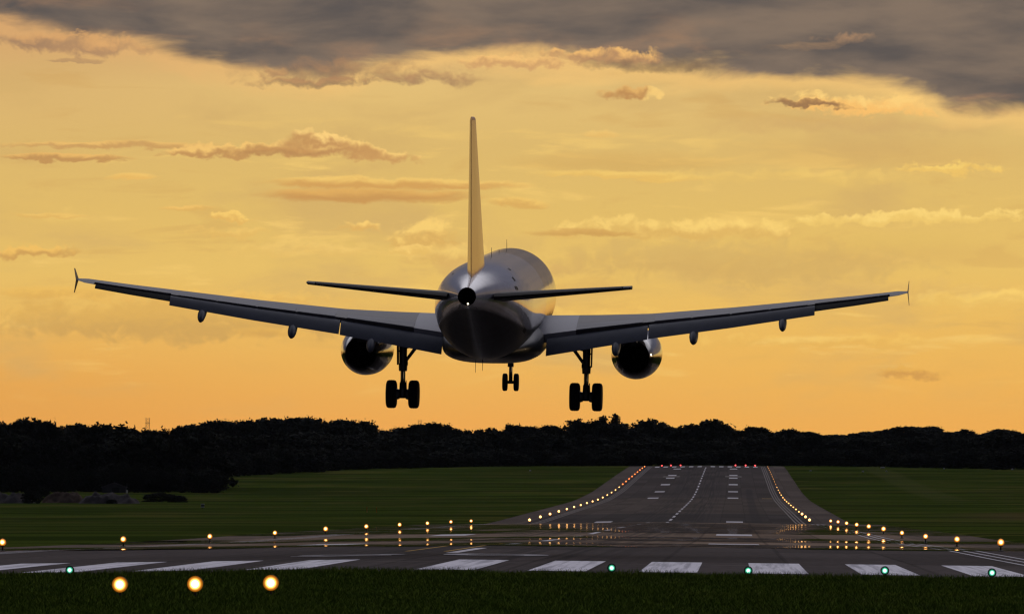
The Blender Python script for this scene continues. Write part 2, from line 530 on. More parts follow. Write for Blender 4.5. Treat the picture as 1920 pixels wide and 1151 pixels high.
M_WHITE = fuselage_mat()
M_FIN = paint('fin_paint', (0.80, 0.42, 0.15), 0.25, 0, 0.35, 0.15, 0.04, 0.8)
M_SOOT = paint('soot', (0.004, 0.004, 0.004), 1.0, 0, 0.0, 0, 0.1, 3)
M_SPOIL = paint('spoiler_grey', (0.115, 0.115, 0.138), 0.48, 0, 0.14, 0, 0.1, 1.2)
M_GREY = paint('wing_grey', (0.085, 0.085, 0.105), 0.45, 0, 0.2, 0, 0.10, 1.2)
M_FLAP = paint('flap_grey', (0.050, 0.058, 0.088), 0.55, 0, 0.35, 0, 0.12, 1.6)
M_BLACK = paint('dark_metal', (0.010, 0.010, 0.011), 0.6, 0.0, 0.1, 0, 0.2, 3)
M_AILERON = paint('aileron_dark', (0.008, 0.008, 0.010), 0.7, 0, 0.06, 0, 0.1, 2)
M_TAIL = paint('tailplane_grey', (0.016, 0.016, 0.018), 0.55, 0, 0.12, 0, 0.1, 2)
M_STEEL = paint('gear_steel', (0.05, 0.05, 0.055), 0.35, 0.7, 0.5, 0, 0.15, 4)
M_CHROME = paint('chrome_piston', (0.55, 0.55, 0.55), 0.12, 1.0, 0.5, 0, 0.05, 4)
M_TYRE = paint('tyre_rubber', (0.012, 0.012, 0.012), 0.85, 0, 0.15, 0, 0.2, 8)
def cowl_mat():
    m, N, b = new_mat('cowl_paint')
    co = N.n('ShaderNodeTexCoord').outputs['Object']
    x, y, z = N.sep(co)
    low = N.smooth(z, -2.10, -2.22)  # lower cowl blackened in the colour, imitating its reflection of dark ground
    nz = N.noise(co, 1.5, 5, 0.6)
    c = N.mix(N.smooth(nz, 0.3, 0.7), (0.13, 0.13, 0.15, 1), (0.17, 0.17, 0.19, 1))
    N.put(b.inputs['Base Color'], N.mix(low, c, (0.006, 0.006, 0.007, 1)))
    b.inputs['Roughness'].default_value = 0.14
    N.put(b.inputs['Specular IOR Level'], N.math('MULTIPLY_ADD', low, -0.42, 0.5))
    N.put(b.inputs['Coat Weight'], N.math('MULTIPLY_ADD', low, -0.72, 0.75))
    b.inputs['Coat Roughness'].default_value = 0.05
    bp = N.n('ShaderNodeBump')
    bp.inputs['Strength'].default_value = 0.2
    bp.inputs['Distance'].default_value = 0.05
    N.put(bp.inputs['Height'], N.noise(co, 1.4, 2, 0.5))
    N.put(b.inputs['Normal'], bp.outputs[0])
    return m


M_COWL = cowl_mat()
M_POST = paint('post_dark', (0.02, 0.02, 0.02), 0.6, 0, 0.3, 0, 0.2, 5)


def wing_mat():
    m, N, b = new_mat('wing_paint')
    co = N.n('ShaderNodeTexCoord').outputs['Object']
    x, y, z = N.sep(co)
    ax = N.math('ABSOLUTE', x)
    nz = N.noise(co, 1.3, 5, 0.6)
    grey = N.mix(N.smooth(nz, 0.3, 0.7), (0.060, 0.058, 0.072, 1), (0.090, 0.087, 0.106, 1))
    # pale fillet by the fuselage and pale walkway panels, as painted
    edge = N.math('ADD', ax, N.math('MULTIPLY', y, 0.12))
    root = N.math('LESS_THAN', ax, 3.35)
    p2 = N.math('MULTIPLY', N.math('GREATER_THAN', N.math('MULTIPLY_ADD', ax, 0.33, y), 2.0 - 0.4), 0.0)
    c = N.mix(root, grey, (0.27, 0.27, 0.31, 1))
    dk = N.math('MULTIPLY', N.math('GREATER_THAN', ax, 3.35), N.math('LESS_THAN', ax, 6.6))
    c = N.mix(N.math('MULTIPLY', dk, 0.6), c, (0.055, 0.050, 0.054, 1))
    N.put(b.inputs['Base Color'], c)
    b.inputs['Roughness'].default_value = 0.45
    b.inputs['Specular IOR Level'].default_value = 0.14
    return m


M_WING = wing_mat()
M_TAILLIGHT = lamp_mat('tail_light_glow', (1.0, 0.85, 0.6), 3.0)


# ------------------------------------------------------------------ airliner
def build_airliner():
    root = empty('airliner')
    q = (-9.90254794, 246.600945, 6.92081283 + EYE)
    yaw, pitch, roll = 0.0158908565, 0.0604672653, 0.0159126227
    root.matrix_world = Matrix.Translation(q) @ Matrix.Rotation(-yaw, 4, 'Z') @ Matrix.Rotation(pitch, 4, 'X') @ Matrix.Rotation(roll, 4, 'Y')
    tag(root, 'twin engine jet airliner descending over the runway with flaps and wheels down', 'airplane')
    Y = lambda s: 18.0 - s      # station behind the nose -> local y

    # fuselage: (station, half width, top, bottom)
    prof = [(0.0, 0.05, -0.45, -0.55), (0.25, 0.55, 0.0, -1.0), (0.8, 1.0, 0.5, -1.38), (1.8, 1.45, 1.15, -1.72), (3.0, 1.75, 1.72, -1.92),
            (4.3, 1.92, 1.98, -2.03), (5.8, 1.975, 2.07, -2.07), (8, 1.975, 2.07, -2.07), (12, 1.975, 2.07, -2.07), (16, 1.975, 2.07, -2.07), (20, 1.975, 2.07, -2.07),
            (23.5, 1.975, 2.07, -2.07), (25, 1.965, 2.07, -2.0), (26.5, 1.93, 2.06, -1.82), (28, 1.85, 2.04, -1.52), (29.5, 1.72, 2.01, -1.15),
            (31, 1.53, 1.96, -0.76), (32.5, 1.28, 1.88, -0.38), (34, 1.0, 1.76, -0.02), (35.3, 0.74, 1.6, 0.24), (36.5, 0.5, 1.42, 0.45), (37.3, 0.345, 1.275, 0.585)]
    n = 64
    mb = MB()
    rings = []
    for s, hw, tp, bt in prof:
        cz, hz = (tp + bt) / 2, (tp - bt) / 2
        rings.append([Vector((math.sin(t) * hw, Y(s), cz + math.cos(t) * hz)) for t in [2 * math.pi * i / n for i in range(n)]])
    mb.loft(rings, True, False)
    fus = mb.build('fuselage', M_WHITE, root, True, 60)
    sub = fus.modifiers.new('s', 'SUBSURF')
    sub.levels = sub.render_levels = 1
    # doors and hatches, a few mm proud
    for (s, ang, w, h) in ((30.2, 68, 0.55, 0.10), (27.4, 35, 0.35, 0.07), (29.4, 52, 0.3, 0.12), (31.8, -40, 0.25, 0.06), (27.0, 118, 0.9, 0.10)):
        hb = MB()
        tp = np.interp(s, [p[0] for p in prof], [p[2] for p in prof])
        bt = np.interp(s, [p[0] for p in prof], [p[3] for p in prof])
        cz, hz = (tp + bt) / 2, (tp - bt) / 2
        vs = []
        for ds, da in ((-w / 2, -h), (w / 2, -h), (w / 2, h), (-w / 2, h)):
            k = 1.006
            f2 = s + ds
            hw2 = np.interp(f2, [p[0] for p in prof], [p[1] for p in prof]) * k
            tp2 = np.interp(f2, [p[0] for p in prof], [p[2] for p in prof])
            bt2 = np.interp(f2, [p[0] for p in prof], [p[3] for p in prof])
            a = R(ang) + da / 2
            vs.append(Vector((math.sin(a) * hw2, Y(f2), (tp2 + bt2) / 2 + math.cos(a) * (tp2 - bt2) / 2 * k)))
        hb.add(vs, [(0, 1, 2, 3)])
        hb.build('hatch', M_BLACK, fus, False)
    # tail exhaust
    tb = MB()
    tb.lathe([(Y(37.15), 0.352), (Y(37.6), 0.335), (Y(37.62), 0.31), (Y(37.3), 0.29), (Y(36.6), 0.05)], 'y', (0, 0, 0.93), 32, 1, 1, False, True)
    ex = tb.build('tail_exhaust', M_SOOT, root, True, 40)
    lb = MB()
    lb.lathe([(-0.04, 0.005), (-0.025, 0.03), (0.0, 0.036), (0.04, 0.03)], 'y', (0.06, Y(37.64), 0.66), 12)
    lb.build('tail_light', M_TAILLIGHT, root)
    # belly fairing
    bb = MB()
    rings = []
    for s, hw, top, bot in ((10.2, 1.2, -1.2, -2.0), (11, 1.7, -0.9, -2.14), (12, 1.96, -0.8, -2.28), (14, 2.05, -0.75, -2.36), (18, 2.08, -0.75, -2.38),
                            (20, 2.04, -0.8, -2.35), (21.5, 1.88, -1.0, -2.24), (23, 1.5, -1.2, -2.1), (24, 0.9, -1.5, -1.98)):
        ring = []
        for i in range(40):
            t = 2 * math.pi * i / 40
            cx, cs = math.sin(t), math.cos(t)
            e = 0.72
            px = math.copysign(abs(cx) ** e, cx) * hw
            pz = math.copysign(abs(cs) ** e, cs)
            ring.append(Vector((px, Y(s), (top + bot) / 2 + pz * (top - bot) / 2)))
        rings.append(ring)
    bb.loft(rings)
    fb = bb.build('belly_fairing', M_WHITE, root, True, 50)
    # antennas
    for s, x, z0, z1, nm in ((9.5, 0.0, 2.05, 2.5, 'antenna'), (21.0, 0.0, 2.05, 2.42, 'antenna'), (14.5, -0.05, 2.05, 2.2, 'antenna')):
        ab = MB()
        ab.loft([[Vector((x + dx, Y(s + ds), z0)) for dx, ds in ((-0.008, 0.1), (0, -0.25), (0.008, 0.1), (0, 0.25))],
                 [Vector((x + dx * 0.5, Y(s + 0.15 + ds * 0.5), z1)) for dx, ds in ((-0.008, 0.1), (0, -0.25), (0.008, 0.1), (0, 0.25))]])
        ab.build(nm, M_BLACK, root, False)
    for s, x, z1 in ((22.6, -0.5, -2.62), (24.6, -0.1, -2.45)):
        ab = MB()
        ab.tube((x, Y(s), -1.9), (x, Y(s + 0.1), z1), 0.014, 0.008, 6)
        ab.build('antenna', M_BLACK, root)

    # aerofoil: thickness distribution, points from upper cut round the nose to lower cut
    def foil(cut, n=16, t=0.13, camber=0.012):
        def th(x):
            return 5 * t * (0.2969 * math.sqrt(x) - 0.126 * x - 0.3516 * x * x + 0.2843 * x ** 3 - 0.1036 * x ** 4)
        xs = [cut * (1 - math.cos(math.pi * i / n)) / 2 for i in range(n + 1)]
        cam_ = lambda x: camber * 4 * x * (1 - x)
        up = [(x, cam_(x) + th(x)) for x in reversed(xs)]
        lo = [(x, cam_(x) - th(x)) for x in xs[1:]]
        return up + lo

    LE = lambda X: 11.9 + (X - 1.98) * 0.516
    TE = lambda X: 19.0 if X < 6.4 else 19.0 + (X - 6.4) * (2.1 / 10.6)
    CH = lambda X: TE(X) - LE(X)
    ZQ = lambda X: float(np.interp(X, [0, 1.98, 4.2, 6.4, 9.8, 13.2, 15, 17], [-1.2, -1.12, -0.92, -0.70, -0.26, 0.235, 0.50, 0.82]))
    INC = lambda X: R(np.interp(X, [0, 1.98, 6.4, 17], [4.7, 4.7, 1.4, 1.6]))
    TH = lambda X: float(np.interp(X, [0, 1.98, 6.4, 17], [0.135, 0.135, 0.12, 0.11]))

    def wpt(X, t, y, sgn):
        c, i = CH(X), INC(X)
        s = LE(X) + (t * math.cos(i) + y * math.sin(i)) * c
        z = ZQ(X) + (0.25 - t) * c * math.sin(i) + y * c * math.cos(i)
        return Vector((X * sgn, Y(s), z))

    def ring_at(X, cut, sgn):
        return [wpt(X, x, y, sgn) for x, y in foil(cut, 16, TH(X))]

    for sgn, side in ((-1, 'left'), (1, 'right')):
        wb = MB()
        wb.loft([ring_at(X, 0.82, sgn) for X in (0.8, 1.98, 3.2, 4.2, 5.3, 6.4, 8.1, 9.8, 11.5, 13.2)])
        wb.loft([ring_at(X, 0.75, sgn) for X in (13.2, 14.8, 16.25)], False, True)
        tipr = ring_at(17.0, 1.0, sgn)
        tip0 = wpt(17.0, 0.12, 0, sgn)
        wb.loft([ring_at(16.25, 1.0, sgn), ring_at(16.6, 1.0, sgn), [tip0 + (p - tip0) * 0.45 for p in tipr]])
        wing = wb.build('wing', M_WING, root, True, 30)

        # one slotted flap panel between two span stations
        def panel(name, Xs, cut, chords, defl, drop, mat, back=0.06, parent=wing, th=0.14):
            pb = MB()
            rings = []
            for X, cf in zip(Xs, chords):
                base = wpt(X, cut, 0, sgn)
                tu = [p for p in foil(cut, 16, TH(X))][0][1] * CH(X)
                a = defl + INC(X)
                o = base + Vector((0, -back, tu * 0.25 - drop + (0.045 if name == 'flap' else 0.0)))
                rr = []
                for x, y in foil(1.0, 10, th, 0.02):
                    yy, xx = y * cf, x * cf
                    rr.append(o + Vector((0, -(xx * math.cos(a) + yy * math.sin(a)), -xx * math.sin(a) + yy * math.cos(a))))
                rings.append(rr)
            pb.loft(rings)
            return pb.build(name, mat, parent, True, 30)
        panel('flap', (2.15, 4.2, 6.33), 0.82, (1.12, 1.05, 0.98), R(33), 0.07, M_FLAP)
        panel('flap', (6.37, 9.8, 13.2), 0.82, (0.98, 0.82, 0.66), R(33), 0.05, M_FLAP)
        panel('aileron', (13.2, 14.8, 16.2), 0.75, (0.64, 0.56, 0.48), R(17), 0.035, M_AILERON, 0.0)
        # spoilers lie on the upper surface ahead of the flaps
        for Xa, Xb in ((3.36, 6.1), (6.6, 8.1), (8.2, 9.7), (9.8, 11.3), (11.4, 12.9)):
            sb = MB()
            top, bot = [], []
            for X in (Xa, Xb):
                for t in (0.66, 0.825):
                    f = foil(1.0, 40, TH(X))
                    up = sorted([p for p in f[:41]])
                    yv = float(np.interp(t, [p[0] for p in up], [p[1] for p in up]))
                    top.append(wpt(X, t, yv + 0.006 if t > 0.7 else yv + 0.002, sgn))
                    bot.append(wpt(X, t, yv - 0.004, sgn))
            sb.add(top + bot, [(0, 1, 3, 2), (4, 6, 7, 5), (0, 4, 5, 1), (2, 3, 7, 6), (1, 5, 7, 3), (0, 2, 6, 4)])
            sb.build('spoiler', M_SPOIL, wing, False)
        # flap track fairings
        for X in (5.05, 8.25, 11.9):
            cb = MB()
            cf = float(np.interp(X, [2.15, 6.4, 13.2], [1.12, 0.98, 0.66]))
            a_ = R(33) + INC(X)
            hinge = wpt(X, 0.82, 0, sgn)
            p0 = wpt(X, 0.45, -0.05, sgn)
            p1 = hinge + Vector((0, 0.1, -0.40))
            p2 = hinge + Vector((0, -cf * math.cos(a_) - 0.05, -cf * math.sin(a_) - 0.15))
            p3 = p2 + Vector((0, -0.5, -0.20))
            rings = []
            for k, (ctr, r) in enumerate(((p0, 0.02), (p0.lerp(p1, 0.2), 0.11), (p0.lerp(p1, 0.6), 0.17), (p1, 0.20), (p1.lerp(p2, 0.5), 0.215), (p2, 0.215),
                                          (p2.lerp(p3, 0.45), 0.19), (p2.lerp(p3, 0.8), 0.13), (p3, 0.05))):
                r *= 1.0 if X < 10 else 0.9
                rings.append([ctr + Vector((math.cos(t) * r * 0.85, 0, math.sin(t) * r * 1.1)) for t in [2 * math.pi * i / 14 for i in range(14)]])
            cb.loft(rings)
            cb.build('flap_fairing', M_FLAP, wing, True, 60)
        # wingtip fence: swept blades above and below the tip
        fb = MB()
        tp = wpt(17.0, 0.0, 0, sgn)
        def blade(dy0, dy1, z0, z1, tilt, ch0, ch1):
            rings = []
            for u in (0.0, 0.5, 1.0):
                z = z0 + (z1 - z0) * u
                yo = dy0 + (dy1 - dy0) * u
                ch = ch0 + (ch1 - ch0) * u
                x0 = sgn * tilt * u
                tk = 0.025 * (1 - 0.6 * u)
                rings.append([tp + Vector((x0 + dx, -yo - ch * a, z)) for dx, a in ((0, 0), (tk, 0.3), (tk * 0.6, 0.7), (0, 1), (-tk * 0.6, 0.7), (-tk, 0.3))])
            fb.loft(rings)
        blade(0.1, 1.1, 0.0, 0.48, 0.03, 1.0, 0.35)
        blade(0.1, 1.0, 0.0, -0.52, 0.05, 1.0, 0.3)
        fb.build('wingtip_fence', M_GREY, wing, True, 40)

        # engine
        ex_, ez = 5.70 * sgn, -2.17
        eb = MB()
        eb.lathe([(Y(10.75), 0.80), (Y(10.35), 0.84), (Y(10.2), 0.92), (Y(10.35), 0.99), (Y(11.0), 1.05), (Y(12.2), 1.08), (Y(13.2), 1.05),
                  (Y(14.2), 0.96), (Y(15.1), 0.82), (Y(15.9), 0.66), (Y(15.92), 0.64), (Y(15.4), 0.64), (Y(14.4), 0.62)], 'y', (ex_, 0, ez), 48, 1, 1, False, False)
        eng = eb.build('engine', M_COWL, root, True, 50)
        nb = MB()
        nb.lathe([(Y(14.2), 0.61), (Y(14.35), 0.58), (Y(14.3), 0.30), (Y(15.2), 0.26), (Y(15.75), 0.05)], 'y', (ex_, 0, ez), 32)
        nb.build('exhaust_core', M_BLACK, eng, True, 40)
        ib = MB()
        ib.lathe([(Y(11.2), 0.79), (Y(11.25), 0.4), (Y(10.7), 0.02)], 'y', (ex_, 0, ez), 32)
        ib.build('fan', M_BLACK, eng)
        lb = MB()
        lb.lathe([(Y(14.4), 0.632), (Y(15.42), 0.636), (Y(15.925), 0.638), (Y(15.93), 0.62), (Y(15.4), 0.60), (Y(14.4), 0.60)], 'y', (ex_, 0, ez), 40, 1, 1, False, False)
        lb.build('nozzle_lining', M_BLACK, eng)
        pb = MB()
        rings = []
        for s, hw, zt, zb in ((10.9, 0.06, -1.25, -1.3), (11.8, 0.2, -0.95, -1.5), (13.4, 0.24, -0.75, -1.6), (15.2, 0.22, -0.85, -1.75), (16.4, 0.1, -1.0, -1.5), (17.0, 0.03, -1.05, -1.2)):
            rings.append([Vector((ex_ + sgn * 0.0 + hw * a, Y(s), zt if b > 0 else zb)) for a, b in ((-0.6, 1), (0.6, 1), (1, -0.2), (0.5, -1), (-0.5, -1), (-1, -0.2))])
        pb.loft(rings)
        pb.build('pylon', M_GREY, eng, True, 40)

        # tailplane
        def tz(X):
            return 0.72 + X * 0.095
        def tring(X, c0, c1, th=0.10):
            le = 31.4 + (X - 0.6) * 0.625
            te = 35.3 + (X - 0.6) * 0.19
            c = te - le
            inc = R(-2.4)
            pts = [p for p in foil(1.0, 14, th, 0.0)]
            if c1 < 1:
                pts = [p for p in foil(c1, 14, th, 0.0)]
            rr = []
            for x, y in pts:
                rr.append(Vector((X * sgn, Y(le + x * c), tz(X) + (0.5 - x) * c * math.sin(inc) + y * c)))
            return rr, le, te, c, inc
        hb_ = MB()
        hb_.loft([tring(X, 0, 0.68)[0] for X in (0.35, 1.5, 3.0, 4.6, 5.9)])
        hb_.loft([tring(X, 0, 1.0)[0] for X in (5.9, 6.1, 6.22)])
        hs = hb_.build('tailplane', M_TAIL, root, True, 30)
        vb = MB()
        rings = []
        for X in (0.9, 3.0, 5.86):
            _, le, te, c, inc = tring(X, 0, 1)
            o = Vector((X * sgn, Y(le + 0.69 * c), tz(X) + (0.5 - 0.69) * c * math.sin(inc)))
            a = R(-1.5)
            cf = c * 0.31
            rr = []
            for x, y in foil(1.0, 8, 0.20, 0.0):
                xx = x * cf
                yy = y * cf * (1.0)
                rr.append(o + Vector((0, -xx * math.cos(a), xx * -math.sin(a) * -1 * -1 + yy)))
            rings.append(rr)
        vb.loft(rings)
        vb.build('elevator', M_AILERON, hs, True, 30)

        # main landing gear
        gx, gs, gz = 3.795 * sgn, 17.7, -3.78
        mb2 = MB()
        mb2.tube((gx, Y(gs - 0.1), -1.2), (gx, Y(gs), -2.75), 0.17, 0.15, 16)
        mb2.tube((gx, Y(gs), -2.5), (gx, Y(gs), -2.82), 0.19, 0.17, 16)
        mb2.tube((gx - 0.05, Y(gs - 0.15), -1.7), (gx - 0.05, Y(gs - 0.17), -2.6), 0.05, 0.05, 8)
        mb2.tube((gx, Y(gs), -3.28), (gx, Y(gs), gz - 0.16), 0.13, 0.17, 14)
        mb2.tube((gx - 0.42, Y(gs), gz), (gx + 0.42, Y(gs), gz), 0.10, 0.10, 14)
        for a in (-1, 1):
            mb2.tube((gx + a * 0.13, Y(gs), gz), (gx + a * 0.30, Y(gs), gz), 0.20, 0.24, 16)
        mb2.tube((gx, Y(gs + 0.28), -3.12), (gx, Y(gs + 0.05), -2.72), 0.05, 0.06, 8)
        mb2.tube((gx, Y(gs + 0.28), -3.12), (gx, Y(gs + 0.08), -3.5), 0.05, 0.07, 8)
        mb2.tube((gx + 0.14, Y(gs + 0.1), -3.2), (gx + 0.16, Y(gs + 0.05), -3.6), 0.02, 0.02, 6)
        gear = mb2.build('main_landing_gear', M_STEEL, root, True, 40)
        pb = MB()
        pb.tube((gx, Y(gs), -2.78), (gx, Y(gs), -3.32), 0.105, 0.105, 16)
        pb.build('piston', M_CHROME, gear)
        sb = MB()
        sb.tube((gx - sgn * 0.1, Y(gs), -2.42), (gx - sgn * 0.55, Y(gs - 0.05), -1.8), 0.065, 0.075, 10)
        sb.tube((gx - sgn * 0.50, Y(gs - 0.05), -1.86), (gx - sgn * 1.05, Y(gs - 0.2), -1.2), 0.07, 0.06, 10)
        sb.tube((gx - sgn * 0.02, Y(gs), -1.9), (gx - sgn * 0.5, Y(gs - 0.05), -1.78), 0.03, 0.03, 8)
        sb.tube((gx, Y(gs), -2.5), (gx - sgn * 0.2, Y(gs), -2.5), 0.06, 0.09, 8)
        sb.build('side_brace', M_STEEL, gear)
        db = MB()
        db.add([Vector((gx + sgn * x, Y(s), z)) for x, s, z in ((0.20, gs - 0.55, -1.3), (0.20, gs + 0.5, -1.3), (0.19, gs + 0.45, -2.55), (0.19, gs - 0.45, -2.55),
                (0.245, gs - 0.55, -1.3), (0.245, gs + 0.5, -1.3), (0.225, gs + 0.45, -2.55), (0.225, gs - 0.45, -2.55))],
               [(0, 1, 2, 3), (7, 6, 5, 4), (0, 4, 5, 1), (1, 5, 6, 2), (2, 6, 7, 3), (3, 7, 4, 0)])
        db.tube((gx, Y(gs), -2.0), (gx + sgn * 0.2, Y(gs), -2.0), 0.03, 0.03, 6)
        db.build('gear_door', M_BLACK, gear, False)
        for a in (-1, 1):
            wheel(gx + a * 0.465, Y(gs), gz, 0.585, 0.43, gear)

    # nose landing gear
    gs, gz = 5.07, -3.80
    nb = MB()
    nb.tube((0, Y(gs - 0.1), -1.8), (0, Y(gs), -3.0), 0.12, 0.11, 14)
    nb.tube((0, Y(gs), -2.9), (0, Y(gs), gz + 0.05), 0.075, 0.085, 12)
    nb.tube((-0.2, Y(gs), gz), (0.2, Y(gs), gz), 0.07, 0.07, 12)
    nb.tube((0, Y(gs + 0.9), -1.95), (0, Y(gs + 0.05), -2.8), 0.05, 0.05, 8)
    nb.box((0, Y(gs + 0.12), -2.55), (0.34, 0.12, 0.22))
    nb.box((0, Y(gs + 0.1), -3.05), (0.26, 0.1, 0.16))
    nb.tube((0, Y(gs + 0.22), -3.35), (0, Y(gs + 0.03), -3.05), 0.035, 0.045, 8)
    nb.tube((0, Y(gs + 0.22), -3.35), (0, Y(gs + 0.03), -3.65), 0.035, 0.045, 8)
    ng = nb.build('nose_landing_gear', M_STEEL, root, True, 40)
    for a in (-1, 1):
        wheel(a * 0.245, Y(gs), gz, 0.385, 0.22, ng)
        db = MB()
        db.box((a * 0.48, Y(gs - 0.5), -2.24), (0.03, 1.1, 0.42))
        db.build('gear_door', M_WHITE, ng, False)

    # fin
    def fring(z, c0, c1, th):
        u = (z - 1.6) / (7.72 - 1.6)
        le = 29.3 + u * 5.05
        te = 35.45 + u * 0.85
        c = te - le
        return [Vector((y * c, Y(le + x * c), z)) for x, y in foil(c1, 14, th, 0.0)]
    vb = MB()
    vb.loft([fring(z, 0, 0.70, th) for z, th in ((1.6, 0.098), (3.0, 0.10), (5.0, 0.10), (7.0, 0.10), (7.62, 0.10))])
    vb.loft([fring(z, 0, 1.0, th) for z, th in ((7.62, 0.10), (7.69, 0.085), (7.73, 0.05), (7.745, 0.02))])
    # dorsal fillet
    vb.loft([[Vector((x * k, Y(27.2 + a), 2.0 + zz)) for x, a, zz in ((-0.05, 0, -0.1), (0, 0, 0.02), (0.05, 0, -0.1))] if k == 0.1 else
             [Vector((x * k, Y(30.4), zz)) for x, zz in ((-0.30, 1.8), (0, 2.9), (0.30, 1.8))] for k in (0.1, 1.0)])
    fin = vb.build('tail_fin', M_FIN, root, True, 30)
    rb = MB()
    rings = []
    for z in (1.5, 3.5, 5.5, 7.61):
        u = (z - 1.6) / 6.12
        le = 29.3 + u * 5.05
        te = 35.45 + u * 0.85
        c = te - le
        y70 = 0.0355 * c
        a = R(1.2)
        o = Y(le + 0.705 * c)
        L = 0.295 * c
        rings.append([Vector((x + math.sin(a) * l, o - l, z)) for x, l in ((-y70, 0), (-y70 * 0.55, L * 0.5), (-0.015, L), (0.015, L), (y70 * 0.55, L * 0.5), (y70, 0))])
    rb.loft(rings)
    rb.build('rudder', M_FIN, fin, False)
    return root


def wheel(x, y, z, r, w, parent):
    tb = MB()
    tb.lathe([(-w * 0.36, r * 0.55), (-w * 0.47, r * 0.66), (-w * 0.5, r * 0.80), (-w * 0.42, r * 0.94), (-w * 0.26, r * 0.992), (-w * 0.13, r), (-w * 0.12, r * 0.975), (-w * 0.09, r * 0.975), (-w * 0.08, r),
              (w * 0.08, r), (w * 0.09, r * 0.975), (w * 0.12, r * 0.975), (w * 0.13, r), (w * 0.26, r * 0.992), (w * 0.42, r * 0.94), (w * 0.5, r * 0.80), (w * 0.47, r * 0.66), (w * 0.36, r * 0.55)],
             'x', (x, y, z), 40, 1, 1, False, False)
    t = tb.build('tyre', M_TYRE, parent, True, 40)
    rb = MB()
    rb.lathe([(-w * 0.36, r * 0.56), (-w * 0.30, r * 0.50), (-w * 0.2, r * 0.2), (-w * 0.3, r * 0.05), (w * 0.3, r * 0.05), (w * 0.2, r * 0.2), (w * 0.30, r * 0.50), (w * 0.36, r * 0.56)], 'x', (x, y, z), 32)
    rb.build('wheel_rim', M_STEEL, parent)


build_airliner()

# ------------------------------------------------------------------ land
XC = -11.87           # runway centreline, to the left of where we stand
HALF = 32.5           # half width of the paving
CAMBER = 0.0125
PROF = [(120, None, -0.02), (160, None, -0.02), (183, None, -0.01), (188, 1066, 0), (218, 1047.5, 0), (250, 1036, 0), (304, 1021, 0), (364, 1014.5, 0), (424, 1008.5, 0),
        (484, 1001.5, 0), (544, 994.5, 0), (604, 989.5, 0), (664, 986, 0), (724, 983, 0), (784, 980.2, 0), (844, 978.4, 0), (900, 979.3, 0), (960, 980.3, 0), (1020, 980, 0), (1060, 978, 0),
        (1100, 974.5, 0), (1144, 970, 0), (1204, 964.5, 0), (1264, 959.5, 0), (1324, 955, 0), (1384, 951, 0), (1444, 947.4, 0), (1504, 943.6, 0), (1564, 940.4, 0), (1624, 937, 0),
        (1684, 933, 0), (1744, 928.2, 0), (1804, 923.5, 0), (1864, 918.8, 0), (1924, 913.4, 0), (1984, 908, 0), (2044, 902.8, 0), (2104, 898, 0), (2164, 893.5, 0), (2224, 889.2, 0),
        (2344, 881.4, 0), (2460, 875, 0), (2520, 872, 0)]
pd = np.array([p[0] for p in PROF], float)
pz = np.array([EYE - (p[1] - VY) / F * p[0] if p[1] else p[2] for p in PROF])
pd = np.concatenate([[-500, 0], pd, [2600, 2900, 3500, 9000]])
pz = np.concatenate([[-0.02, -0.02], pz, [pz[-1] + 0.3, pz[-1] + 6, pz[-1] + 16, pz[-1] + 30]])


def prof(d):
    return float(np.interp(d, pd, pz))


def pave_z(u, d):
    return prof(d) - CAMBER * min(abs(u), 26) - 0.006 * max(0, abs(u) - 26)


D0, D1 = 183.0, 2515.0
dl = sorted(set([D0] + [x for x in pd if D0 < x < D1] + list(np.arange(200, 400, 10)) + list(np.arange(400, 2515, 20)) + [D1]))
ul = [-32.5, -29, -26, -20, -13, -6, 0, 6, 13, 20, 26, 29, 32.5]


def strip_mesh(name, u0, u1, d0, d1, dz, mat):
    us = sorted(set([u0, u1] + [u for u in ul if u0 < u < u1]))
    ds = sorted(set([d0, d1] + [d for d in dl if d0 < d < d1]))
    vs = [(XC + u, d, pave_z(u, d) + dz) for d in ds for u in us]
    k = len(us)
    fs = [(j * k + i, j * k + i + 1, (j + 1) * k + i + 1, (j + 1) * k + i) for j in range(len(ds) - 1) for i in range(k - 1)]
    return vs, fs


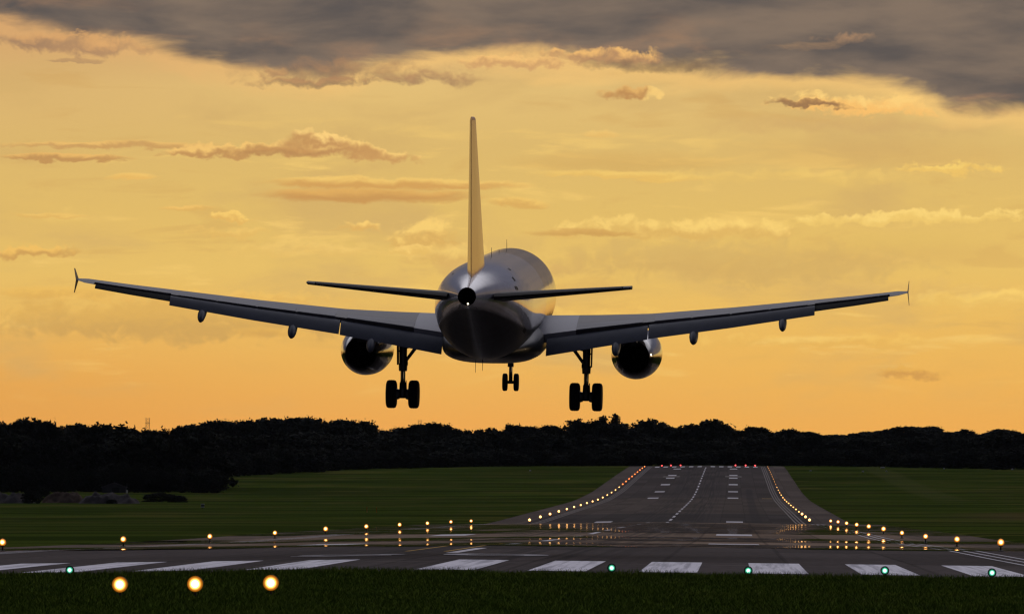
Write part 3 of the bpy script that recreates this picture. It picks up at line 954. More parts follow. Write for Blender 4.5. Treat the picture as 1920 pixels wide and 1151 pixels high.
def grass_mat():
    m, N, b = new_mat('grass_ground')
    co = N.n('ShaderNodeTexCoord').outputs['Object']
    x, y, z = N.sep(co)
    fine = N.noise(co, 1.6, 6, 0.7)
    wide = N.noise(N.vmath('MULTIPLY', co, (1, 0.35, 0)), 0.03, 5, 0.6)
    mow = N.noise(N.vmath('MULTIPLY', co, (0.02, 0.09, 0)), 0.5, 3, 0.5)
    c = N.mix(N.smooth(fine, 0.3, 0.7), (0.026, 0.043, 0.007, 1), (0.070, 0.092, 0.016, 1))
    c = N.mix(N.math('MULTIPLY', N.smooth(wide, 0.45, 0.65), 0.6), c, (0.095, 0.086, 0.024, 1))
    c = N.mix(N.math('MULTIPLY', N.smooth(mow, 0.44, 0.54), 0.7), c, (0.016, 0.027, 0.006, 1))
    # worn dry strip on the right-hand field, and a mown path
    dry = N.math('MULTIPLY', N.smooth(x, 34, 60), N.math('MULTIPLY', N.smooth(y, 1090, 1150), N.smooth(y, 1290, 1220)))
    c = N.mix(N.math('MULTIPLY', dry, 0.55), c, (0.10, 0.066, 0.034, 1))
    path = N.math('ABSOLUTE', N.math('SUBTRACT', x, N.math('MULTIPLY_ADD', y, -0.004, 66.0)))
    pm = N.math('MULTIPLY', N.smooth(path, 7, 3), N.smooth(y, 1500, 1800))
    c = N.mix(N.math('MULTIPLY', pm, 0.28), c, (0.085, 0.088, 0.034, 1))
    N.put(b.inputs['Base Color'], c)
    b.inputs['Roughness'].default_value = 1.0
    b.inputs['Specular IOR Level'].default_value = 0.0
    bp = N.n('ShaderNodeBump')
    bp.inputs['Strength'].default_value = 0.7
    bp.inputs['Distance'].default_value = 0.15
    N.put(bp.inputs['Height'], fine)
    N.put(b.inputs['Normal'], bp.outputs[0])
    return m


M_GRASS = grass_mat()


def ground_z(X, d):
    u = X - XC
    z = pave_z(max(-HALF, min(HALF, u)), d)
    a = max(0.0, abs(u) - HALF)
    if a > 0:
        k = min(1.0, a / 40.0)
        z += k * 0.35 * mnoise.noise(Vector((X * 0.012, d * 0.006, 0.3))) + k * 0.10 * mnoise.noise(Vector((X * 0.05, d * 0.03, 1.3)))
        z += 0.06 * min(1.0, a / 2.0)
    return z


def build_ground():
    ds = sorted(set([-200, -50, 30, 90, 120, 140, 150, 160, 170, 178] + dl + [2560, 2600, 2700, 2800, 2900, 3100, 3500, 4200, 5500, 7500, 9500]))
    us = [-3000, -1800, -1100, -700, -500, -420, -360, -310, -270, -240, -215, -190, -170, -150, -132, -116, -100, -86, -74, -62, -52, -44, -38, -35, -33.5] + ul
    us += [33.5, 35, 38, 44, 52, 62, 74, 86, 100, 116, 132, 150, 170, 190, 215, 240, 270, 310, 400, 600, 1000, 1800, 3000]
    vs = []
    for d in ds:
        for u in us:
            X = XC + u
            z = ground_z(X, d)
            if abs(u) < HALF + 0.2 and d >= D0:
                z -= 0.07
            vs.append((X, d, z))
    k = len(us)
    fs = [(j * k + i, j * k + i + 1, (j + 1) * k + i + 1, (j + 1) * k + i) for j in range(len(ds) - 1) for i in range(k - 1)]
    o = link('grass_ground', mesh('grass_ground', vs, fs, M_GRASS, True))
    tag(o, kind='structure')


build_ground()


def asphalt_mat():
    m, N, b = new_mat('runway_asphalt')
    co = N.n('ShaderNodeTexCoord').outputs['Object']
    x, y, z = N.sep(co)
    fine = N.noise(N.vmath('MULTIPLY', co, (1, 0.25, 0)), 2.2, 6, 0.65)
    wide = N.noise(N.vmath('MULTIPLY', co, (0.12, 0.012, 0)), 1.0, 5, 0.6)
    yn = N.math('ADD', y, N.math('MULTIPLY', N.math('SUBTRACT', wide, 0.5), 12))
    zone = N.ramp(N.math('MULTIPLY', yn, 1 / 2600.0), [
        (0.0, (0.072, 0.061, 0.061, 1)), (300 / 2600, (0.185, 0.134, 0.100, 1)), (900 / 2600, (0.048, 0.041, 0.040, 1)), (1235 / 2600, (0.080, 0.064, 0.056, 1)),
        (1690 / 2600, (0.062, 0.051, 0.049, 1))], 'CONSTANT')
    # paler concrete shoulders outside the edge lights
    u = N.math('ABSOLUTE', N.math('SUBTRACT', x, XC))
    zone = N.mix(N.math('MULTIPLY', N.smooth(u, 25.8, 26.3), 0.75), zone, (0.105, 0.082, 0.070, 1))
    c = N.mix(N.smooth(fine, 0.25, 0.75), N.vmath('MULTIPLY', zone, (0.74, 0.74, 0.74)), N.vmath('MULTIPLY', zone, (1.2, 1.2, 1.2)))
    c = N.mix(N.math('MULTIPLY', N.smooth(wide, 0.5, 0.72), 0.4), c, N.vmath('MULTIPLY', zone, (0.6, 0.6, 0.62)))
    # laid in lanes: slabs differ a little, with dark sealed joints
    xs = N.math('SUBTRACT', x, XC)
    cell = N.n('ShaderNodeTexWhiteNoise', noise_dimensions='2D')
    N.put(cell.inputs['Vector'], N.xyz(N.math('FLOOR', N.math('MULTIPLY', xs, 1 / 4.6)), N.math('FLOOR', N.math('MULTIPLY', y, 1 / 55.0)), 0.0))
    c = N.mix(0.35, c, N.vmath('MULTIPLY', c, N.vmath('ADD', N.vmath('MULTIPLY', N.xyz(cell.outputs[0], cell.outputs[0], cell.outputs[0]), (1.2, 1.2, 1.2)), (0.4, 0.4, 0.4))))
    fr = N.math('ABSOLUTE', N.math('SUBTRACT', N.math('FRACT', N.math('MULTIPLY', xs, 1 / 4.6)), 0.5))
    c = N.mix(N.math('MULTIPLY', N.math('GREATER_THAN', fr, 0.478), 0.4), c, (0.02, 0.018, 0.018, 1))
    fy = N.math('ABSOLUTE', N.math('SUBTRACT', N.math('FRACT', N.math('MULTIPLY', y, 1 / 55.0)), 0.5))
    c = N.mix(N.math('MULTIPLY', N.math('GREATER_THAN', fy, 0.49), 0.4), c, (0.02, 0.018, 0.018, 1))
    # tyre rubber along the touchdown tracks
    rub = N.noise(N.vmath('MULTIPLY', co, (2.2, 0.006, 0)), 1.0, 4, 0.6)
    trk = N.smooth(N.math('ABSOLUTE', N.math('SUBTRACT', u, 4.0)), 6.0, 1.0)
    c = N.mix(N.math('MULTIPLY', N.math('MULTIPLY', N.smooth(rub, 0.42, 0.6), trk), 0.65), c, (0.03, 0.028, 0.03, 1))
    skid = N.math('MULTIPLY', N.smooth(N.math('ABSOLUTE', N.math('SUBTRACT', N.math('MULTIPLY_ADD', y, -0.0006, x), 3.3)), 1.3, 0.7), N.math('LESS_THAN', y, 1900))
    skid = N.math('MULTIPLY', skid, N.math('GREATER_THAN', y, 1000))
    c = N.mix(N.math('MULTIPLY', skid, 0.5), c, (0.030, 0.028, 0.031, 1))
    N.put(b.inputs['Base Color'], c)
    b.inputs['Roughness'].default_value = 0.95
    b.inputs['Specular IOR Level'].default_value = 0.02
    bp = N.n('ShaderNodeBump')
    bp.inputs['Strength'].default_value = 0.25
    bp.inputs['Distance'].default_value = 0.02
    N.put(bp.inputs['Height'], fine)
    N.put(b.inputs['Normal'], bp.outputs[0])
    return m


def mirage_mat():
    """stand-in for the heat mirage: a mirror where the film is whole, nothing where it is broken"""
    m, N, b = new_mat('mirage_film')
    t = m.node_tree
    co = N.n('ShaderNodeTexCoord').outputs['Object']
    nz = N.noise(N.vmath('MULTIPLY', co, (0.10, 0.055, 0)), 1.0, 5, 0.62)
    gl = N.n('ShaderNodeBsdfGlossy')
    gl.inputs['Roughness'].default_value = 0.02
    gl.inputs['Color'].default_value = (0.85, 0.85, 0.85, 1)
    tr = N.n('ShaderNodeBsdfTransparent')
    mx = N.n('ShaderNodeMixShader')
    N.put(mx.inputs[0], N.smooth(nz, 0.41, 0.52, 0.0, 0.92))
    t.links.new(tr.outputs[0], mx.inputs[1])
    t.links.new(gl.outputs[0], mx.inputs[2])
    t.links.new(mx.outputs[0], t.nodes['Material Output'].inputs[0])
    return m


vs, fs = strip_mesh('runway', -HALF, HALF, D0, D1, 0, None)
rw = link('runway', mesh('runway', vs, fs, asphalt_mat(), True))
tag(rw, kind='structure')

M_MARK = paint('marking_white', (0.72, 0.70, 0.74), 0.9, 0, 0.02, 0, 0.16, 0.9)
M_MARK_OLD = paint('marking_worn', (0.25, 0.225, 0.215), 0.9, 0, 0.02, 0, 0.25, 0.7)
M_MARK_YEL = paint('marking_yellow', (0.55, 0.36, 0.13), 0.9, 0, 0.02, 0, 0.2, 0.7)


def worn_mat():
    m, N, b = new_mat('marking_keys')
    co = N.n('ShaderNodeTexCoord').outputs['Object']
    st = N.noise(N.vmath('MULTIPLY', co, (3.2, 0.05, 0)), 1.0, 5, 0.6)
    fn = N.noise(co, 4.0, 4, 0.6)
    c = N.mix(N.smooth(st, 0.42, 0.66), (0.76, 0.74, 0.80, 1), (0.44, 0.43, 0.48, 1))
    c = N.mix(N.math('MULTIPLY', N.smooth(fn, 0.55, 0.75), 0.4), c, (0.4, 0.39, 0.42, 1))
    N.put(b.inputs['Base Color'], c)
    b.inputs['Roughness'].default_value = 0.9
    b.inputs['Specular IOR Level'].default_value = 0.02
    return m


M_KEY = worn_mat()


def marking(name, rects, mat, dz=0.012):
    vs, fs = [], []
    for u0, u1, d0, d1 in rects:
        v, f = strip_mesh('', u0, u1, d0, d1, dz, None)
        b = len(vs)
        vs += v
        fs += [tuple(i + b for i in q) for q in f]
    o = link(name, mesh(name, vs, fs, mat))
    tag(o, kind='structure')
    return o


keys = []
for k in range(6):
    for sg in (-1, 1):
        c = sg * (2.72 + 3.52 * k)
        keys.append((c - 0.92, c + 0.92, 188.5, 218))
marking('threshold_stripes', keys, M_KEY)
marking('centreline_dashes', [(-0.25, 0.25, 250 + 60 * k, 280 + 60 * k) for k in range(37) if 250 + 60 * k < 2440], M_MARK)
marking('near_edge_lines', [(a, a + 0.16, 215, 850) for a in (22.6, 23.3, 24.0)] + [(-a - 0.16, -a, 215, 850) for a in (22.6, 23.3, 24.0)], M_MARK)
marking('edge_lines', [(a, a + 0.35, 850, 2500) for a in (22.6, 23.3, 24.0)] + [(-a - 0.35, -a, 850, 2500) for a in (22.6, 23.3, 24.0)], M_MARK_OLD)
tdz = []
for d in (340, 490, 1045 + 20, ):
    tdz += [(10.3, 13.3, d, d + 22), (-13.3, -10.3, d, d + 22)]
for d in (1680, 1830, 1980, 2130, 2200, 2390):
    tdz += [(9.8, 12.8, d, d + 22), (-12.8, -9.8, d, d + 22)]
marking('touchdown_bars', tdz, M_MARK)
marking('aiming_bars', [(8.3, 14.3, 2165, 2190), (-14.3, -8.3, 2165, 2190), (7.0, 12.0, 410, 420)], M_MARK_OLD, 0.014)
marking('far_threshold_stripes', [(sg * (2.72 + 3.52 * k) - 0.9, sg * (2.72 + 3.52 * k) + 0.9, 2460, 2490) for k in range(6) for sg in (-1, 1)], M_MARK)
marking('cross_lines', [(-24, 24, 210.2, 210.5)] , M_MARK_OLD, 0.006)
marking('yellow_lines', [(-2.65, -2.42, 262, 320), (-0.75, -0.52, 258, 335), (19.5, 22.3, 1684, 1690)], M_MARK_YEL, 0.018)


def digits():
    """the runway number, drawn as strokes and draped on the paving"""
    two = [[(0.0, 6.6), (0.12, 8.0), (0.7, 8.9), (1.75, 9.2), (2.9, 8.8), (3.4, 7.6), (3.3, 6.4), (2.5, 4.6), (1.1, 2.4), (0.2, 0.6)], [(-0.1, 0.45), (3.5, 0.45)]]
    six = [[(3.3, 7.4), (2.8, 8.7), (1.7, 9.2), (0.7, 8.6), (0.15, 6.8), (0.05, 4.2), (0.2, 1.9), (0.8, 0.6), (1.75, 0.3), (2.9, 0.7), (3.4, 2.2), (3.3, 3.9), (2.6, 5.0), (1.6, 5.2), (0.7, 4.7), (0.2, 3.6)]]
    vs, fs = [], []
    for strokes, u0 in ((two, -5.45), (six, 0.55)):
        for pts in strokes:
            for (a, b), (c, d) in zip(pts, pts[1:]):
                dx, dy = c - a, d - b
                L = math.hypot(dx, dy)
                w = 0.48
                nx, ny = -dy / L * w, dx / L * w
                ex, ey = dx / L * 0.2, dy / L * 0.2
                q = [(a - ex + nx, b - ey + ny), (c + ex + nx, d + ey + ny), (c + ex - nx, d + ey - ny), (a - ex - nx, b - ey - ny)]
                k = len(vs)
                for x, y in q:
                    u, dd = u0 + x, 236.5 + y
                    vs.append((XC + u, dd, pave_z(u, dd) + 0.016 + 0.0005 * len(fs)))
                fs.append((k, k + 1, k + 2, k + 3))
    o = link('runway_number', mesh('runway_number', vs, fs, M_MARK))
    tag(o, kind='structure')


digits()
# mirror sheets added over the paving to imitate heat mirage reflections
M_MIRAGE = mirage_mat()
vs, fs = [], []
for u0, u1, d0, d1 in ((-HALF + 0.2, HALF - 0.2, 297, 345), (-HALF + 0.2, HALF - 0.2, 395, 455), (-HALF + 0.2, HALF - 0.2, 520, 800)):
    v, f = strip_mesh('', u0, u1, d0, d1, 0.03, None)
    b_ = len(vs)
    vs += v
    fs += [tuple(i + b_ for i in q) for q in f]
mirage_ob = link('mirage_sheet', mesh('mirage_sheet', vs, fs, M_MIRAGE, True))
tag(mirage_ob, kind='structure')

# ------------------------------------------------------------------ grass blades close to us
def blades(name, n, dmin, dmax, hmin, hmax, wmin, wmax, label, mat, xr=None):
    d = rng.uniform(dmin, dmax, n)
    x0 = (-40 - VX) / F * d
    x1 = (1960 - VX) / F * d
    X = x0 + (x1 - x0) * rng.uniform(0, 1, n)
    clump = np.array([0.5 + 0.5 * mnoise.noise(Vector((a * 0.5, b * 0.12, 0))) for a, b in zip(X, d)])
    h = rng.uniform(hmin, hmax, n) * (0.55 + 0.9 * clump)
    w = rng.uniform(wmin, wmax, n)
    th = rng.uniform(-0.7, 0.7, n)
    lean = rng.normal(0, 0.6, n)
    z0 = np.array([ground_z(a, b) for a, b in zip(X, d)]) - 0.01
    vs = np.empty((n, 3, 3))
    cx, sy = np.cos(th) * w / 2, np.sin(th) * w / 2
    vs[:, 0] = np.stack([X - cx, d - sy, z0], 1)
    vs[:, 1] = np.stack([X + cx, d + sy, z0], 1)
    vs[:, 2] = np.stack([X + lean * h, d + rng.normal(0, 0.9, n) * h, z0 + h], 1)
    me = bpy.data.meshes.new(name)
    me.vertices.add(3 * n)
    me.loops.add(3 * n)
    me.polygons.add(n)
    me.vertices.foreach_set('co', vs.ravel())
    me.loops.foreach_set('vertex_index', np.arange(3 * n))
    me.polygons.foreach_set('loop_start', np.arange(0, 3 * n, 3))
    me.polygons.foreach_set('loop_total', np.full(n, 3))
    me.update()
    me.materials.append(mat)
    o = link(name, me)
    tag(o, label, 'grass', None, 'stuff')
    return o


def blade_mat():
    m, N, b = new_mat('grass_blade')
    co = N.n('ShaderNodeTexCoord').outputs['Object']
    f = N.noise(co, 0.8, 5, 0.7)
    f2 = N.noise(co, 30.0, 2, 0.5)
    c = N.mix(N.smooth(f, 0.3, 0.7), (0.062, 0.112, 0.014, 1), (0.140, 0.185, 0.026, 1))
    c = N.mix(N.smooth(f2, 0.6, 0.8), c, (0.13, 0.11, 0.035, 1))
    N.put(b.inputs['Base Color'], c)
    b.inputs['Roughness'].default_value = 0.9
    b.inputs['Specular IOR Level'].default_value = 0.0
    return m


M_BLADE = blade_mat()
blades('short_grass', 110000, 126, 183.5, 0.05, 0.13, 0.015, 0.035, 'dark green mown grass in front of the runway threshold', M_BLADE)
blades('edge_grass', 9000, 179.5, 183.6, 0.10, 0.24, 0.015, 0.035, 'ragged dark grass fringe along the runway threshold', M_BLADE)

# ------------------------------------------------------------------ lamps
ORD = ['zero', 'first', 'second', 'third', 'fourth', 'fifth', 'sixth', 'seventh', 'eighth', 'ninth', 'tenth', 'eleventh', 'twelfth', 'thirteenth', 'fourteenth', 'fifteenth',
       'sixteenth', 'seventeenth', 'eighteenth', 'nineteenth', 'twentieth', 'twenty-first', 'twenty-second', 'twenty-third', 'twenty-fourth', 'twenty-fifth', 'twenty-sixth',
       'twenty-seventh', 'twenty-eighth', 'twenty-ninth', 'thirtieth', 'thirty-first', 'thirty-second', 'thirty-third', 'thirty-fourth', 'thirty-fifth', 'thirty-sixth']
def lens_mat(name, r, core, cs, rim, rs, sample=False):
    """a lens that is hottest in the middle, where the bulb is, and coloured at the rim"""
    m = lamp_mat(name, core, cs, sample)
    N = NT(m.node_tree)
    b = m.node_tree.nodes['Principled BSDF']
    b.inputs['Base Color'].default_value = tuple(c * 0.15 for c in rim) + (1,)
    b.inputs['Specular IOR Level'].default_value = 0.1
    co = N.n('ShaderNodeTexCoord').outputs['Generated']
    x, y, z = N.sep(co)
    q = N.vmath('LENGTH', N.xyz(N.math('MULTIPLY_ADD', x, 2.0, -1.0), 0.0, N.math('MULTIPLY_ADD', z, 2.0, -1.0)))
    f = N.smooth(q, 0.10, 1.05)
    N.put(b.inputs['Emission Color'], N.mix(f, tuple(core) + (1,), tuple(rim) + (1,)))  # rim colour imitates the glow around a bright lamp
    N.put(b.inputs['Emission Strength'], N.math('MULTIPLY', N.math('POWER', rs / cs, f), cs))
    return m


L_WARM = lens_mat('lamp_warm', 0.2, (1.0, 0.52, 0.15), 16.0, (1.0, 0.28, 0.02), 0.35)
L_FAR = lamp_mat('lamp_warm_far', (1.0, 0.48, 0.13), 5.0)
L_AMBER = lamp_mat('lamp_amber', (1.0, 0.40, 0.05), 2.4)
L_ORANGE = lamp_mat('lamp_orange', (1.0, 0.19, 0.02), 4.5)
L_RED = lamp_mat('lamp_red', (1.0, 0.04, 0.04), 4)
L_GREEN = lens_mat('lamp_green', 0.105, (0.45, 1.0, 0.75), 6, (0.02, 0.55, 0.28), 0.35)
L_APPR = lens_mat('lamp_approach', 0.17, (1.0, 0.55, 0.15), 45, (1.0, 0.30, 0.01), 0.22, True)


def copy_thing(root, loc):
    r = root.copy()
    COL.objects.link(r)
    r.location = loc
    for ch in root.children:
        c = ch.copy()
        COL.objects.link(c)
        c.parent = r
        for g in ch.children:
            e = g.copy()
            COL.objects.link(e)
            e.parent = c
    return r


def edge_lamp(name, mat, r):
    """low frangible runway lamp: base plate, stem, glass globe"""
    root = empty(name)
    b = MB()
    b.lathe([(0.0, 0.16), (0.03, 0.16), (0.05, 0.06), (0.22, 0.045), (0.24, 0.11), (0.28, 0.12)], 'z', (0, 0, 0), 14)
    b.build('lamp_base', M_POST, root)
    g = MB()
    g.lathe([(0.28, r * 0.5), (0.28 + r * 0.45, r * 0.95), (0.28 + r * 1.0, r), (0.28 + r * 1.6, r * 0.8), (0.28 + r * 2, r * 0.15)], 'z', (0, 0, 0), 16)
    g.build('lamp_globe', mat, root)
    return root


protos = {}


def place_lamp(kind, mat, r, loc, label, group, name):
    key = (kind, round(r, 2))
    if key not in protos:
        o = edge_lamp(name, mat, r)
        protos[key] = o
        o.location = loc
    else:
        o = copy_thing(protos[key], loc)
    tag(o, label, 'runway light', group)


LAT = 25.4
for side, sg in (('left', -1), ('right', 1)):
    k = 0
    for i in range(37):
        if 10 <= i <= 12:
            continue
        d = 304 + 60 * i
        k += 1
        u = sg * LAT
        if i < 28:
            kind, mat, cn = ('w', L_WARM, 'bright white') if d < 900 else ('f', L_FAR, 'bright white')
        elif sg < 0:
            kind, mat, cn = 'o', L_ORANGE, 'orange red'
            d_r = 0.19
        else:
            kind, mat, cn = 'a', L_AMBER, 'amber'
        r = 0.18 if d < 500 else 0.22 if d < 900 else 0.22 if d < 1300 else 0.19 if d < 1700 else 0.165 if d < 1950 else 0.15
        if sg > 0 and d > 1250:
            r = 0.125 if d < 1800 else 0.10
        if kind == 'o':
            r = d_r
        place_lamp(kind, mat, r, (XC + u, d, pave_z(u, d)), '%s runway edge light, %s from the near end of the %s row' % (cn, ORD[k], side),
                   'runway edge lights', 'runway_edge_light')
for j, x in enumerate((1241, 1258, 1276, 1379, 1398, 1416)):
    d = 2486
    X = (x - VX) / F * d
    place_lamp('r', L_RED, 0.26, (X, d, pave_z(X - XC, d)), 'red runway end light, %s from the left across the far end' % ORD[j + 1], 'red runway end lights', 'runway_end_light')


def stake_lamp(name, mat, r, h, hood):
    """lamp in a round can on a short stand, facing the approach"""
    root = empty(name)
    b = MB()
    b.tube((0, 0.02, -0.05), (0, 0.02, h - r * 0.9), 0.03, 0.025, 10)
    b.tube((-0.09, 0.02, 0.0), (0, 0.02, h * 0.6), 0.012, 0.012, 6)
    b.tube((0.09, 0.02, 0.0), (0, 0.02, h * 0.6), 0.012, 0.012, 6)
    b.build('lamp_stand', M_POST, root)
    c = MB()
    c.lathe([(-0.035, r * hood), (0.02, r * hood), (0.10, r * 0.9), (0.20, r * 0.45), (0.22, r * 0.1)], 'y', (0, 0, h), 24, 1, 1, False, True)
    c.lathe([(-0.035, r * hood), (-0.035, r * 0.98)], 'y', (0, 0, h), 24, 1, 1, False, False)
    c.build('lamp_housing', M_POST, root)
    g = MB()
    g.lathe([(-0.075, r * 0.08), (-0.07, r * 0.4), (-0.055, r * 0.75), (-0.03, r), (0.0, r)], 'y', (0, 0, h), 24)
    g.build('lamp_lens', mat, root)
    return root


gp = None
greens = ((131, 1068, 'single green threshold light at the far left beyond a white stripe'), (1147, 1064, 'green threshold light between two stripes below the runway centre'),
          (1403, 1069, 'green threshold light at the left edge of a white stripe'), (1659, 1069, 'green threshold light in the middle of a white stripe'),
          (1860, 1073, 'rightmost green threshold light, in front of the last stripe'))
for x, y, lb in greens:
    p = W(x, y, 182.2)
    gz = ground_z(p.x, p.y)
    h = max(0.16, p.z - gz)
    if gp is None:
        gp = stake_lamp('threshold_light', L_GREEN, 0.10, 0.26, 1.35)
        o = gp
    else:
        o = copy_thing(gp, (0, 0, 0))
    o.location = (p.x, p.y, p.z - 0.26)
    tag(o, lb, 'threshold light', 'green threshold lights')
ap = None
for x, y, lb in ((225, 1095, 'glaring orange approach light in the grass, leftmost of three'), (366, 1094, 'glaring orange approach light in the grass, middle of three'),
                 (508, 1092, 'glaring orange approach light in the grass, rightmost of three')):
    p = W(x, y, 147.0)
    if ap is None:
        ap = stake_lamp('approach_light', L_APPR, 0.20, 0.24, 1.02)
        o = ap
    else:
        o = copy_thing(ap, (0, 0, 0))
    o.location = (p.x, p.y, p.z - 0.24)
    tag(o, lb, 'approach light', 'orange approach lights')

# ------------------------------------------------------------------ trees
def leaf_mat(name, a, b_, c_):
    m, N, b = new_mat(name)
    co = N.n('ShaderNodeTexCoord').outputs['Object']
    info = N.n('ShaderNodeObjectInfo').outputs['Random']
    f = N.noise(co, 0.35, 4, 0.6)
    c = N.mix(N.smooth(f, 0.32, 0.68), a, b_)
    c = N.mix(N.math('MULTIPLY', info, 0.5), c, c_)
    N.put(b.inputs['Base Color'], c)
    b.inputs['Roughness'].default_value = 0.9
    b.inputs['Specular IOR Level'].default_value = 0.05
    return m


M_LEAF = leaf_mat('leaf_dark', (0.008, 0.011, 0.006, 1), (0.015, 0.019, 0.010, 1), (0.012, 0.014, 0.012, 1))
M_BARK = paint('bark', (0.03, 0.025, 0.02), 0.95, 0, 0.02, 0, 0.2, 1.0)


def crown_mesh(name, seed, shape, nclump, nleaf):
    """unit tree: crown about 1 tall (0.12..1.0) and 1 wide, made of leaf-clump faces gathered in boughs"""
    r = np.random.default_rng(seed)
    cl = []
    while len(cl) < nclump:
        z = r.uniform(0.04, 0.97) ** 0.9
        if shape == 'round':
            rad = 0.5 * math.sin(math.pi * min(1, max(0, (z - 0.02) / 1.0)) ** 0.8) ** 0.6
        elif shape == 'tall':
            rad = 0.36 * (math.sin(math.pi * ((z + 0.04) / 1.06)) ** 0.55)
        elif shape == 'cone':
            rad = 0.40 * (1.03 - z) ** 0.8 + 0.02
        else:
            rad = 0.55 * (1 - ((z - 0.35) / 0.66) ** 2 if z > 0.35 else 1) ** 0.5 if (z - 0.35) < 0.66 else 0
        a = r.uniform(0, 2 * math.pi)
        q = rad * math.sqrt(r.uniform(0.12, 1.0))
        cl.append((q * math.cos(a), q * math.sin(a), z, r.uniform(0.035, 0.115)))
    vs, fs = [], []
    for cx, cy, cz, cr in cl:
        for _ in range(nleaf):
            v = r.normal(0, 1, 3)
            v /= np.linalg.norm(v) + 1e-6
            p = np.array([cx, cy, cz]) + v * cr * (r.uniform(0.3, 1.0) ** 0.5 if r.uniform() < 0.82 else r.uniform(1.0, 1.8)) * np.array([1, 1, 0.85])
            a = r.normal(0, 1, 3)
            a /= np.linalg.norm(a)
            b = np.cross(a, v)
            b /= np.linalg.norm(b) + 1e-6
            s = r.uniform(0.016, 0.038)
            k = len(vs)
            vs += [p - a * s - b * s * 0.6, p + a * s * 0.9 - b * s * 0.5, p + a * s + b * s * 0.6, p - a * s * 0.7 + b * s * 0.7]
            fs.append((k, k + 1, k + 2, k + 3))
    return mesh(name, vs, fs, M_LEAF), cl


def trunk_mesh(name, cl, seed):
    r = random.Random(seed)
    b = MB()
    b.tube((0, 0, -0.05), (0.01, 0, 0.35), 0.028, 0.018, 8)
    b.tube((0.01, 0, 0.34), (0.0, 0.01, 0.8), 0.018, 0.005, 8)
    for cx, cy, cz, cr in r.sample(cl, 14):
        z0 = max(0.15, cz * 0.6)
        b.tube((0.008, 0, z0), (cx * 0.9, cy * 0.9, cz), 0.010, 0.003, 5)
    me = mesh(name, b.v, b.f, M_BARK, True)
    return me


kinds = []
for i, (shape, nc, nl) in enumerate((('round', 150, 40), ('round', 130, 40), ('dome', 160, 40), ('tall', 120, 38), ('cone', 100, 38), ('tall', 50, 32))):
    cm, cl = crown_mesh('crown', 100 + i, shape, nc, nl)
    kinds.append((cm, trunk_mesh('trunk', cl, i)))


def tree(name, loc, h, w, kind, label, group):
    root = empty(name, loc, (0, 0, random.uniform(0, 6.28)))
    root.scale = (w, w, h)
    c = link('crown', kinds[kind][0], root)
    t = link('trunk', kinds[kind][1], root)
    tag(root, label, 'tree', group)


SKY = [(-250, 800), (-100, 790), (0, 796), (25, 800), (35, 795), (65, 788), (95, 791), (105, 803), (140, 799), (205, 797), (245, 808), (270, 810), (330, 803), (355, 803), (365, 790), (400, 788), (425, 796), (440, 786),
       (470, 786), (550, 787), (600, 785), (640, 788), (680, 793), (720, 800), (755, 803), (790, 800), (820, 797), (840, 798), (850, 808), (870, 811), (905, 807), (930, 800), (985, 800), (1015, 809),
       (1030, 798), (1060, 792), (1080, 790), (1100, 789), (1115, 800), (1125, 785), (1150, 781), (1160, 800), (1190, 796), (1215, 790), (1245, 798), (1270, 801), (1330, 792), (1365, 797), (1400, 803),
       (1450, 803), (1480, 806), (1510, 810), (1530, 816), (1570, 817), (1610, 811), (1650, 808), (1690, 801), (1750, 801), (1780, 805), (1830, 808), (1850, 814), (1870, 806), (1900, 808), (1915, 815), (2020, 806), (2200, 800)]
sx_, sy_ = [p[0] for p in SKY], [p[1] for p in SKY]
skyline = lambda x: float(np.interp(x, sx_, sy_))


def row(x0, x1, step, d, dj, topf, wid, kindset, name, label, group, basey=None, jitter=0.35):
    x = x0
    while x < x1:
        xx = x + random.uniform(-1, 1) * step * jitter
        dd = (d(xx) if callable(d) else d) + random.uniform(-dj, dj)
        p = W(xx, VY, dd)
        gz = ground_z(p.x, dd) - 0.3
        top = W(xx, topf(xx), dd).z
        h = max(4.0, top - gz)
        tree(name, (p.x, dd, gz), h, wid * random.uniform(0.55, 1.2) * (0.75 + 0.25 * min(1.3, h / 16)), random.choice(kindset), label, group)
        x += step * random.uniform(0.8, 1.2)


# the nearer wood on the left, edge of the field
row(-120, 385, 26, 1960, 30, lambda x: skyline(min(x, 352)) + random.uniform(-1, 4), 21, (0, 1, 2), 'broadleaf_tree',
    'black broadleaf tree in the nearer wood at the left edge of the field', 'trees of the left wood')
row(-120, 388, 30, 1905, 22, lambda x: 826 + random.uniform(-12, 14), 20, (0, 1, 2), 'broadleaf_tree',
    'lower black tree standing in front of the nearer left wood', 'front trees of the left wood')
row(-120, 396, 17, 1860, 24, lambda x: 876 + random.uniform(-10, 12), 11, (2, 2, 0), 'shrub',
    'dark shrub at the foot of the nearer left wood', 'shrubs along the left wood')
edge_d = lambda x: float(np.interp(x, [300, 400, 560, 720, 900, 1180, 1500, 1700, 1900, 2200], [2120, 2190, 2320, 2440, 2500, 2545, 2545, 2480, 2400, 2330]))
# the wood behind the field, left of the runway end
row(350, 1010, 19, 2740, 60, lambda x: skyline(x) + random.choice((-2, 0, 1, 3, 6, 9)), 25, (0, 1, 2, 0, 4, 3), 'broadleaf_tree',
    'tall tree on the skyline left of the runway end', 'skyline trees left of the runway')
row(380, 1010, 24, lambda x: edge_d(x) + 70, 30, lambda x: 818 + random.uniform(-8, 12), 25, (0, 1, 2), 'broadleaf_tree',
    'dark tree in front of the left skyline trees', 'front trees left of the runway')
row(375, 1180, 21, lambda x: edge_d(x), 14, lambda x: 848 + random.uniform(-8, 10), 20, (0, 2, 2), 'broadleaf_tree',
    'low bushy tree on the far edge of the left field', 'bushy trees beyond the left field')
